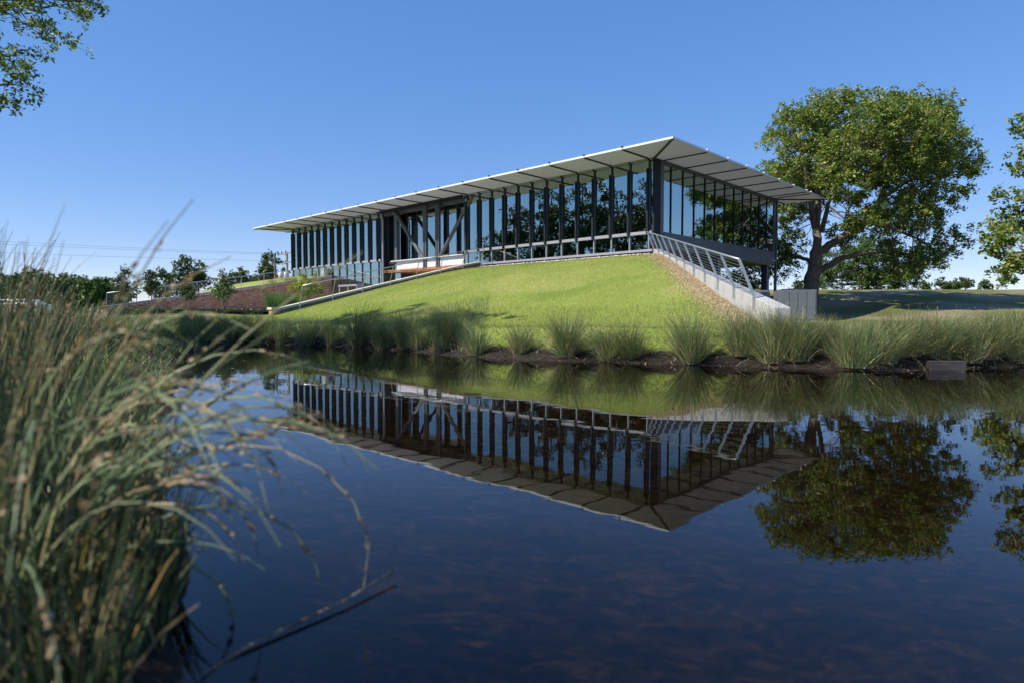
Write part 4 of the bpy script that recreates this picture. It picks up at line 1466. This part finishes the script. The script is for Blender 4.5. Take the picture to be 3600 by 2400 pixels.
CR = [(3010, 1278, 1.55), (2950, 1240, 1.2), (3090, 1262, 1.35), (3180, 1240, 1.3), (3300, 1250, 1.6), (3390, 1262, 1.6), (3470, 1250, 1.6), (3560, 1262, 1.6), (3640, 1260, 1.6), (3440, 1228, 1.5), (3560, 1220, 1.6), (3240, 1215, 1.1), (2890, 1222, 1.0)]
for i, (px, py, h) in enumerate(CR):
    x, y = on_bank(px, py)
    rush_clump(x, y, 'tall rush clump on the right bank before the shaded slope, %s from the left' % ORD[sorted(range(len(CR)), key=lambda q: CR[q][0]).index(i)], h=h * (.72 if px < 3200 else .60), n=1000, spread=.46, droop=.7, wid=.0095, seed=.2, rbase=.22,
               group='tall rushes on the right bank')
# shaded bank at the left, behind the foreground reeds
CLB = [(250, 1175, .9), (330, 1180, 1.0), (420, 1185, .9), (500, 1182, 1.0), (570, 1188, .9), (640, 1186, 1.0), (715, 1190, 1.05), (790, 1190, 1.0), (560, 1160, 1.0), (690, 1165, 1.0), (800, 1168, 1.1), (440, 1158, 1.0), (600, 1142, .9), (680, 1140, .9), (755, 1143, .9), (835, 1150, 1.0), (890, 1160, 1.1), (935, 1172, 1.1), (520, 1140, .9)]
for i, (px, py, h) in enumerate(CLB):
    x, y = on_bank(px, py, .35)
    if pond_sd(np.array([x]), np.array([y]))[0] > -.1:
        continue
    rush_clump(x, y, 'shaded rush clump on the left bank below the hedge, %s from the left' % ORD[sorted(range(len(CLB)), key=lambda q: CLB[q][0]).index(i)], h=h * .62, n=520, spread=.4, droop=.8, wid=.013, seed=.1, rbase=.3,
               group='shaded rushes on the left bank')

# ------------------------------------------------------------------ foreground reeds
def stems_mesh(name, P, rad):
    n, k = P.shape[:2]
    T = np.gradient(P, axis=1)
    T /= np.linalg.norm(T, axis=2)[..., None] + 1e-9
    ref = rng.normal(0, 1, (n, 1, 3))
    x = np.cross(np.broadcast_to(ref, P.shape), T)
    x /= np.linalg.norm(x, axis=2)[..., None] + 1e-9
    y = np.cross(T, x)
    t = np.linspace(0, 1, k)
    w = rad[:, None] * (1 - 0.75 * t[None] ** 2)
    V = np.stack([P + w[..., None] * (math.cos(q) * x + math.sin(q) * y) for q in (0, 2.094, 4.189)], 2)
    i = (np.arange(n) * k * 3)[:, None, None] + (np.arange(k - 1) * 3)[None, :, None]
    s0 = np.arange(3)[None, None]
    s1 = (np.arange(3)[None, None] + 1) % 3
    F = np.stack([i + s0, i + s1, i + 3 + s1, i + 3 + s0], -1).reshape(-1, 4)
    return make_mesh(name, V.reshape(-1, 3), F, True)


def reed_clump(x, y, label, n, h, spread, droop, rb, az0=None, azs=.7, seedfrac=.4, rad=.0040, hvar=.35, seedn=14, mat='reed'):
    root = empty('reed_clump', (x, y, max(-.05, gz(x, y))))
    tag(root, label, 'reeds', 'foreground reeds')
    V, P = blades_geo(n, rb, h, spread, droop, .01, k=11, az0=az0, azs=azs, hvar=hvar)
    P += (rng.normal(0, .006, P.shape)).cumsum(1) * .5
    obj('stems', stems_mesh('stems', P, rad * (0.6 + .8 * rng.random(n))), M[mat], root)['kind'] = 'stuff'
    m = int(n * seedfrac)
    idx = rng.choice(n, m, replace=False)
    pts = []
    dirs = []
    for q in range(seedn):
        f_ = rng.uniform(0, 1, m)[:, None]
        seg = rng.integers(7, 9)
        p = P[idx, seg] * (1 - f_) + P[idx, seg + 1] * f_
        pts.append(p + rng.normal(0, .006, p.shape))
        dirs.append(P[idx, seg + 1] - P[idx, seg])
    pts = np.concatenate(pts)
    dirs = np.concatenate(dirs)
    dirs /= np.linalg.norm(dirs, axis=1)[:, None] + 1e-9
    obj('seed_heads', diamond_mesh('seed_heads', pts, .024, .42, .2, rng, dirs), M['seedpale'], root)['kind'] = 'stuff'
    return root


reed_clump(-2.05, 2.15, 'tall dense reeds at the lower left edge of the view', 170, 1.0, .10, .25, .24, seedfrac=.2)
reed_clump(-1.60, 1.95, 'reeds at the lower left whose stems arch far out over the water', 34, 1.35, .38, 2.3, .12, az0=-.1, azs=.35, seedfrac=.8, rad=.0058, mat='reed_pale', seedn=20)
reed_clump(-1.70, 2.3, 'pale arching reeds with seed heads over the blue water', 40, 1.5, .36, 2.3, .12, az0=-.25, azs=.4, seedfrac=.9, rad=.0058, mat='reed_pale', seedn=20)
reed_clump(-1.48, 1.55, 'nearest blurred reeds in the lower left corner', 80, .85, .12, .4, .13, seedfrac=.15)
reed_clump(-1.40, 1.88, 'short tangled reeds hiding the muddy edge at the lower left', 150, .5, .16, .5, .17, seedfrac=.05)
reed_clump(-1.24, 1.98, 'short reeds standing at the very water edge, lower left', 150, .42, .16, .5, .12, seedfrac=.03)
reed_clump(-1.46, 2.42, 'short reeds at the water edge, a little behind the nearest ones', 150, .45, .18, .5, .14, seedfrac=.03)
reed_clump(-1.14, 1.62, 'short nearest reeds at the bottom edge of the view', 120, .40, .16, .5, .11, seedfrac=.03)
reed_clump(-1.75, 2.65, 'short tangled reeds on the water edge behind the lower left reeds', 140, .55, .2, .6, .2, seedfrac=.05)
reed_clump(-2.25, 3.6, 'short tangled reeds on the water edge at left, middle distance', 140, .5, .22, .6, .24, seedfrac=.05)
reed_clump(-2.6, 3.0, 'upright reeds behind the lower left reeds', 150, .95, .14, .35, .28, seedfrac=.2)
reed_clump(-3.35, 4.1, 'darker upright reeds farther back on the left bank', 160, .82, .18, .45, .34, seedfrac=.2)
reed_clump(-4.3, 5.8, 'brown tipped reeds on the left bank, middle distance', 160, .72, .24, .6, .38, seedfrac=.3)
reed_clump(-5.8, 8.0, 'reeds on the left bank before the far shore', 170, .62, .3, .7, .45, seedfrac=.15)
reed_clump(-2.6, 2.45, 'tall reeds cut by the left edge of the view', 120, 1.05, .12, .3, .26, seedfrac=.2)
reed_clump(-3.8, 4.3, 'tall reeds cut by the left edge, farther back', 150, .9, .16, .4, .4, seedfrac=.25)
reed_clump(-5.3, 6.4, 'broad reed stand cut by the left edge, middle distance', 170, .72, .22, .55, .55, seedfrac=.15)
reed_clump(-7.4, 9.9, 'broad low reed stand on the left bank beyond the others', 200, .6, .34, .7, .8, seedfrac=.1)
reed_clump(-0.98, 1.16, 'few very close blurred stems standing tall at the far left', 8, 1.14, .09, .15, .10, seedfrac=.3)
reed_clump(-1.90, 2.05, 'few thin stems rising high above the other left reeds', 14, 1.24, .09, .2, .30, seedfrac=.3)

# ------------------------------------------------------------------ lawn blades, straw, gravel, litter
def scatter_blades(name, P, h, wid, mat, lean=.35, kind_label=None):
    n = len(P)
    az = rng.uniform(0, 2 * math.pi, n)
    ln = rng.normal(0, lean, (n, 2))
    hh = h * (.5 + rng.random(n))
    sx, sy = np.cos(az) * wid * .5, np.sin(az) * wid * .5
    V = np.stack([P + np.stack([sx, sy, 0 * sx - .01], -1), P - np.stack([sx, sy, 0 * sx + .01], -1), P + np.stack([ln[:, 0] * hh, ln[:, 1] * hh, hh], -1)], 1)
    F = (np.arange(n) * 3)[:, None] + np.arange(3)[None]
    o = obj(name, make_mesh(name, V.reshape(-1, 3), F), mat)
    o['kind'] = 'stuff'
    return o


nb = 260000
A = rng.uniform(-16, KL - .05, nb * 2)
B = rng.uniform(.7, 20.2, nb * 2)
ok = (A > ak(B) + .25 * rng.random(nb * 2) + .15 + .5 * (rng.random(nb * 2) < .6) * (B > .5))
A, B = A[ok][:nb], B[ok][:nb]
XY = C0[None] + A[:, None] * U + B[:, None] * N
Z = ground_z(XY[:, 0], XY[:, 1])
ok = Z > .22
o = scatter_blades('lawn_grass', np.column_stack([XY, Z])[ok], .036, .010, M['blade'], .5)
o['label'] = 'short mown bright green grass on the mound'
# longer grass on the shelf above the mud
nb = 60000
X = rng.uniform(-12, 16, nb)
Y = rng.uniform(10, 27, nb)
sdv = -pond_sd(X, Y)
Z = ground_z(X, Y)
a_, b_ = ab(X, Y)
ok = (sdv > .55) & (sdv < 5.0) & (rng.random(nb) < np.where(sdv < 1.3, .6, .9)) & ~((a_ > 13.3) & (a_ < 14.1) & (b_ < 15.7))
o = scatter_blades('bank_grass', np.column_stack([X, Y, Z])[ok], .13, .011, M['blade'], .5)
nb = 50000
X = rng.uniform(-16, 0, nb)
Y = rng.uniform(1, 26, nb)
sdv = -pond_sd(X, Y)
ok = (sdv > .05) & (sdv < 7) & (X < -.9)
Z = ground_z(X, Y)
o = scatter_blades('rough_bank_grass', np.column_stack([X, Y, Z])[ok], .22, .012, M['rush'], .55)
# bleached straw beside the right kerb
n = 9000
f_ = rng.random(n) * .95
P = KR0[None] + f_[:, None] * (KR1 - KR0)[None] - KN[None] * (.06 + .95 * np.abs(rng.normal(0, .5, n)))[:, None]
XY = C0[None] + P[:, :1] * U + P[:, 1:] * N
Z = ground_z(XY[:, 0], XY[:, 1]) + .012
o = obj('dry_straw', diamond_mesh('dry_straw', np.column_stack([XY, Z]), .10, .12, 1.5), M['straw'])
o['kind'] = 'stuff'
# gravel along the foot of the long front
n = 2600
A = rng.uniform(0.0, 14.8, n)
B = .12 + .62 * rng.random(n)
XY = C0[None] + A[:, None] * U + B[:, None] * N
Z = ground_z(XY[:, 0], XY[:, 1]) + rng.uniform(0, .07, n)
s_ = rng.uniform(.03, .075, n)
OC = np.array([(1, 0, 0), (-1, 0, 0), (0, 1, 0), (0, -1, 0), (0, 0, .8), (0, 0, -.8)], float)
OF = np.array([(0, 2, 4), (2, 1, 4), (1, 3, 4), (3, 0, 4), (2, 0, 5), (1, 2, 5), (3, 1, 5), (0, 3, 5)])
V = np.column_stack([XY, Z])[:, None] + OC[None] * s_[:, None, None] * rng.uniform(.6, 1.3, (n, 6, 1))
o = obj('gravel_strip', make_mesh('gravel_strip', V.reshape(-1, 3), (OF[None] + (np.arange(n) * 6)[:, None, None]).reshape(-1, 3)), M['gravel'])
o['kind'] = 'stuff'
# litter on the muddy bank
n = 30000
X = rng.uniform(-11, 14, n)
Y = rng.uniform(9.5, 24, n)
sdv = -pond_sd(X, Y)
ok = (sdv > -.1) & (sdv < 1.25)
X, Y = X[ok], Y[ok]
Z = ground_z(X, Y) + .01
o = obj('bank_litter', diamond_mesh('bank_litter', np.column_stack([X, Y, Z]), .11, .22, 1.4), M['litter'])
o['kind'] = 'stuff'

# ------------------------------------------------------------------ single small things
# timber baulk at the water's edge, right
x, y = 3330, 0
d = 12.35
bx, by = (3330 - 1800) / 2204 * d, d
tb = empty('timber_baulk', (bx, by, 0.0), math.radians(-4))
tag(tb, 'weathered timber retaining baulk at the water edge below the right rushes', 'timber')
for k in range(2):
    MB().box(-.34, .34, -.08, .08, -.22 + k * .203, -.022 + k * .203).build('plank', M['timber'], tb, bevel=.012)
MB().box(-.30, -.24, .081, .16, -.4, .17).build('stake', M['timber'], tb)
MB().box(.24, .30, .081, .16, -.4, .17).build('stake', M['timber'], tb)

# grey air-handling unit behind the end of the right kerb
d = 30.0
ux = (2740 - 1800) / 2204 * d
zb = gz(ux + .7, d)
ac = empty('air_conditioning_unit', (ux, d, zb), math.radians(-14))
tag(ac, 'grey metal air conditioning unit with panelled doors behind the concrete kerb', 'air conditioner')
H_ = 2.25 - zb
MB().box(0, 1.62, 0, 1.9, .08, H_).build('cabinet', simple('unit_paint', (0.115, 0.13, 0.14), .5, .1, .08), ac, bevel=.012)
for k in range(4):
    dpan = MB().box(.04 + k * .39, .40 + k * .39, -.022, -.002, .14, H_ - .08).build('door_panel', M['unit'] if 'unit' in M else bpy.data.materials['unit_paint'], ac, bevel=.006)
    MB().box(.34 + k * .39, .36 + k * .39, -.04, -.023, H_ * .5, H_ * .5 + .12).build('latch', M['steel'], dpan)
MB().box(.05, .40, -.03, -.0235, .3, .44).build('rating_plate', M['white'], ac)
MB().box(-.08, 1.70, -.06, 1.95, -.1, .079).build('plinth', M['concrete'], ac)
for k in range(2):
    MB().tube([(.45 + k * .72, .7, H_ + .001), (.45 + k * .72, .7, H_ + .06)], .30, 20).build('fan_grille', M['dark'], ac)
ac2 = empty('air_conditioning_unit', (ux - 1.65, d + 1.1, zb), math.radians(-14))
tag(ac2, 'longer grey air conditioning unit with dark wedge for the shadowed gap, partly behind the kerb', 'air conditioner')
MB().box(0, 1.5, 0, 2.0, .05, H_ + .02).build('cabinet', bpy.data.materials['unit_paint'], ac2, bevel=.012)
MB().add([(1.10, -.5, .05), (1.50, -.5, .05), (1.50, -.002, .05), (1.10, -.002, .05), (1.10, -.06, H_ * .95), (1.50, -.06, H_ * .95), (1.50, -.002, H_ * .95), (1.10, -.002, H_ * .95)], BF).build('shadow_wedge', M['dark'], ac2)  # dark wedge drawn for the triangular shadow in the gap between units
MB().tube([(.5, .8, H_ + .022), (.5, .8, H_ + .08)], .34, 20).build('fan_grille', M['dark'], ac2)

# utility poles and wires
def up(px, py, d):
    return np.array([(px - 1800) / 2204 * d, d, HC + (1106 - py) * d / 2204])


PD = 80.0
p1 = up(970, 1000, PD)
pole = empty('utility_pole', (p1[0], PD, 1.0))
tag(pole, 'slim dark utility pole left of the glass building end', 'utility pole')
top = up(970, 897, PD)[2] - 1.0
MB().tube([(0, 0, 0), (0, 0, top)], .12, 8).build('shaft', M['bark_young'], pole)
MB().tube([(0, 0, top - .8), (.12, -.1, top - .1), (.14, -.1, top + .2)], .07, 6).build('insulator', M['dark'], pole)
p2 = up(1012, 1000, PD + 2)
pole2 = empty('utility_pole', (p2[0], PD + 2, 1.0))
tag(pole2, 'pale utility pole with crossarms and transformer cans at the building end', 'utility pole')
top2 = up(1012, 888, PD + 2)[2] - 1.0
MB().tube([(0, 0, 0), (0, 0, top2)], .17, 8).build('shaft', M['pole_wood'], pole2)
for k, zc in enumerate((top2 - .25, top2 - 1.45)):
    MB().hexa([(-1.25, -.08, zc - .25), (.75, -.28, zc + .1), (.75, -.2, zc + .1), (-1.25, 0, zc - .25), (-1.25, -.08, zc - .08), (.75, -.28, zc + .27), (.75, -.2, zc + .27), (-1.25, 0, zc - .08)]).build('crossarm', M['pole_wood'], pole2)
    for q in range(3):
        MB().tube([(-1.1 + q * .5, -.12, zc - .05 + q * .09), (-1.1 + q * .5, -.12, zc + .2 + q * .09)], .06, 6).build('insulator', M['dark'], pole2)
for k, (dx, zc) in enumerate(((-.62, top2 - 3.1), (.12, top2 - 3.05))):
    MB().tube([(dx, -.5, zc - .5), (dx, -.5, zc - .42), (dx, -.5, zc + .35), (dx, -.5, zc + .45)], [.24, .30, .30, .22], 14).build('transformer', M['white'], pole2, True)
WI = [((-150, 842), (985, 893)), ((-150, 852), (985, 897)), ((-150, 883), (995, 920))]
WN = ('uppermost', 'middle', 'lowest')
for k, ((xa, ya), (xb, yb)) in enumerate(WI):
    A_, B_ = up(xa, ya, PD), up(xb, yb, PD + 1)
    pts = []
    for t in np.linspace(0, 1, 16):
        p = A_ * (1 - t) + B_ * t
        p[2] -= .5 * t * (1 - t)
        pts.append(p)
    wr = MB(A_).tube(pts, .014, 4).build('power_line', M['dark'], None, loc=tuple(A_))
    tag(wr, '%s of three power lines crossing the sky at left' % WN[k], 'wire', 'power lines at left')

# white car parked at the left, only its roof shows above the reeds
cx = (58 - 1800) / 2204 * 50
cz = gz(cx, 50) + .004
car = empty('parked_car', (cx, 50, max(cz, .93)), math.radians(4))
tag(car, 'white parked car at the left edge, its roof just above the reeds', 'car')
M['paint'] = simple('white_car_paint', (0.78, 0.78, 0.78), .25, .0, .02)
prof = [(-2.2, .32), (-2.25, .75), (-1.3, .95), (-.75, 1.32), (1.25, 1.36), (1.9, 1.0), (2.2, .92), (2.25, .4), (2.1, .3)]
V = [(x, -.88, z) for x, z in prof] + [(x, .88, z) for x, z in prof]
for i in (3, 4):
    V[i] = (V[i][0], -.66, V[i][2])
    V[i + len(prof)] = (V[i + len(prof)][0], .66, V[i + len(prof)][2])
n = len(prof)
F = [tuple(range(n - 1, -1, -1))[::-1], tuple(range(n, 2 * n))[::-1]] + [(i, n + i, n + (i + 1) % n, (i + 1) % n) for i in range(n)]
body = MB().add(V, F).build('body', M['paint'], car, bevel=.06)
for sy in (-1, 1):
    for x0, x1 in ((-1.05, .05), (.12, 1.35)):
        MB().add([(x0, sy * .885, .97), (x1, sy * .885, .97), (x1 - .1, sy * .735, 1.26), (x0 + .25, sy * .735, 1.26)], [(0, 1, 2, 3) if sy < 0 else (3, 2, 1, 0)]).build('side_window', M['car_glass'], car)
    for xw in (-1.4, 1.4):
        wh = MB().tube([(xw, sy * .72, .32), (xw, sy * .92, .32)], .32, 18).build('wheel', M['rubber'], car)
        MB().tube([(xw, sy * .921, .32), (xw, sy * .93, .32)], .19, 12).build('rim', M['steel'], wh)
    MB().box(-2.27, -2.2, sy * .45, sy * .78, .6, .74).build('headlight', M['white'], car, bevel=.02)
    MB().box(-1.1, -.6, sy * .62, sy * .66, 1.40, 1.43).build('roof_rail', M['steel'], car)
MB().add([(-1.28, -.70, .985), (-1.28, .70, .985), (-.80, .58, 1.30), (-.80, -.58, 1.30)], [(0, 3, 2, 1)]).build('windscreen', M['car_glass'], car)

# dead stem lying in the shallow water at the bottom
dw = [np.array([x_, y_, z_]) for x_, y_, z_ in ((-1.0, 1.75, -.02), (-.85, 2.0, .01), (-.62, 2.3, .02), (-.48, 2.55, .035))]
st = MB(dw[0]).tube(dw, [.008, .007, .006, .005], 6).build('dead_stem', M['bark'], None, loc=tuple(dw[0]))
tag(st, 'thin dark dead stem lying in the shallow water near the reeds', 'twig')

# leaves and bits floating on the pond
n = 2600
X = rng.uniform(-9, 12, n)
Y = rng.uniform(2, 22, n)
sdv = pond_sd(X, Y)
ok = (sdv > .25) & (rng.random(n) < np.exp(-sdv / .7)) & (Y > 7)
P = np.column_stack([X, Y, np.full(n, .004)])[ok]
az = rng.uniform(0, 6.28, len(P))
L = rng.uniform(.012, .045, len(P))
dx, dy = np.cos(az) * L, np.sin(az) * L
V = np.stack([P - np.column_stack([dx, dy, 0 * dx]), P + np.column_stack([-dy * .4, dx * .4, 0 * dx]), P + np.column_stack([dx, dy, 0 * dx]), P + np.column_stack([dy * .4, -dx * .4, 0 * dx + .004])], 1)
o = obj('floating_debris', make_mesh('floating_debris', V.reshape(-1, 3), (np.arange(len(P)) * 4)[:, None] + np.arange(4)[None, ::-1]), M['litter'])
o['kind'] = 'stuff'
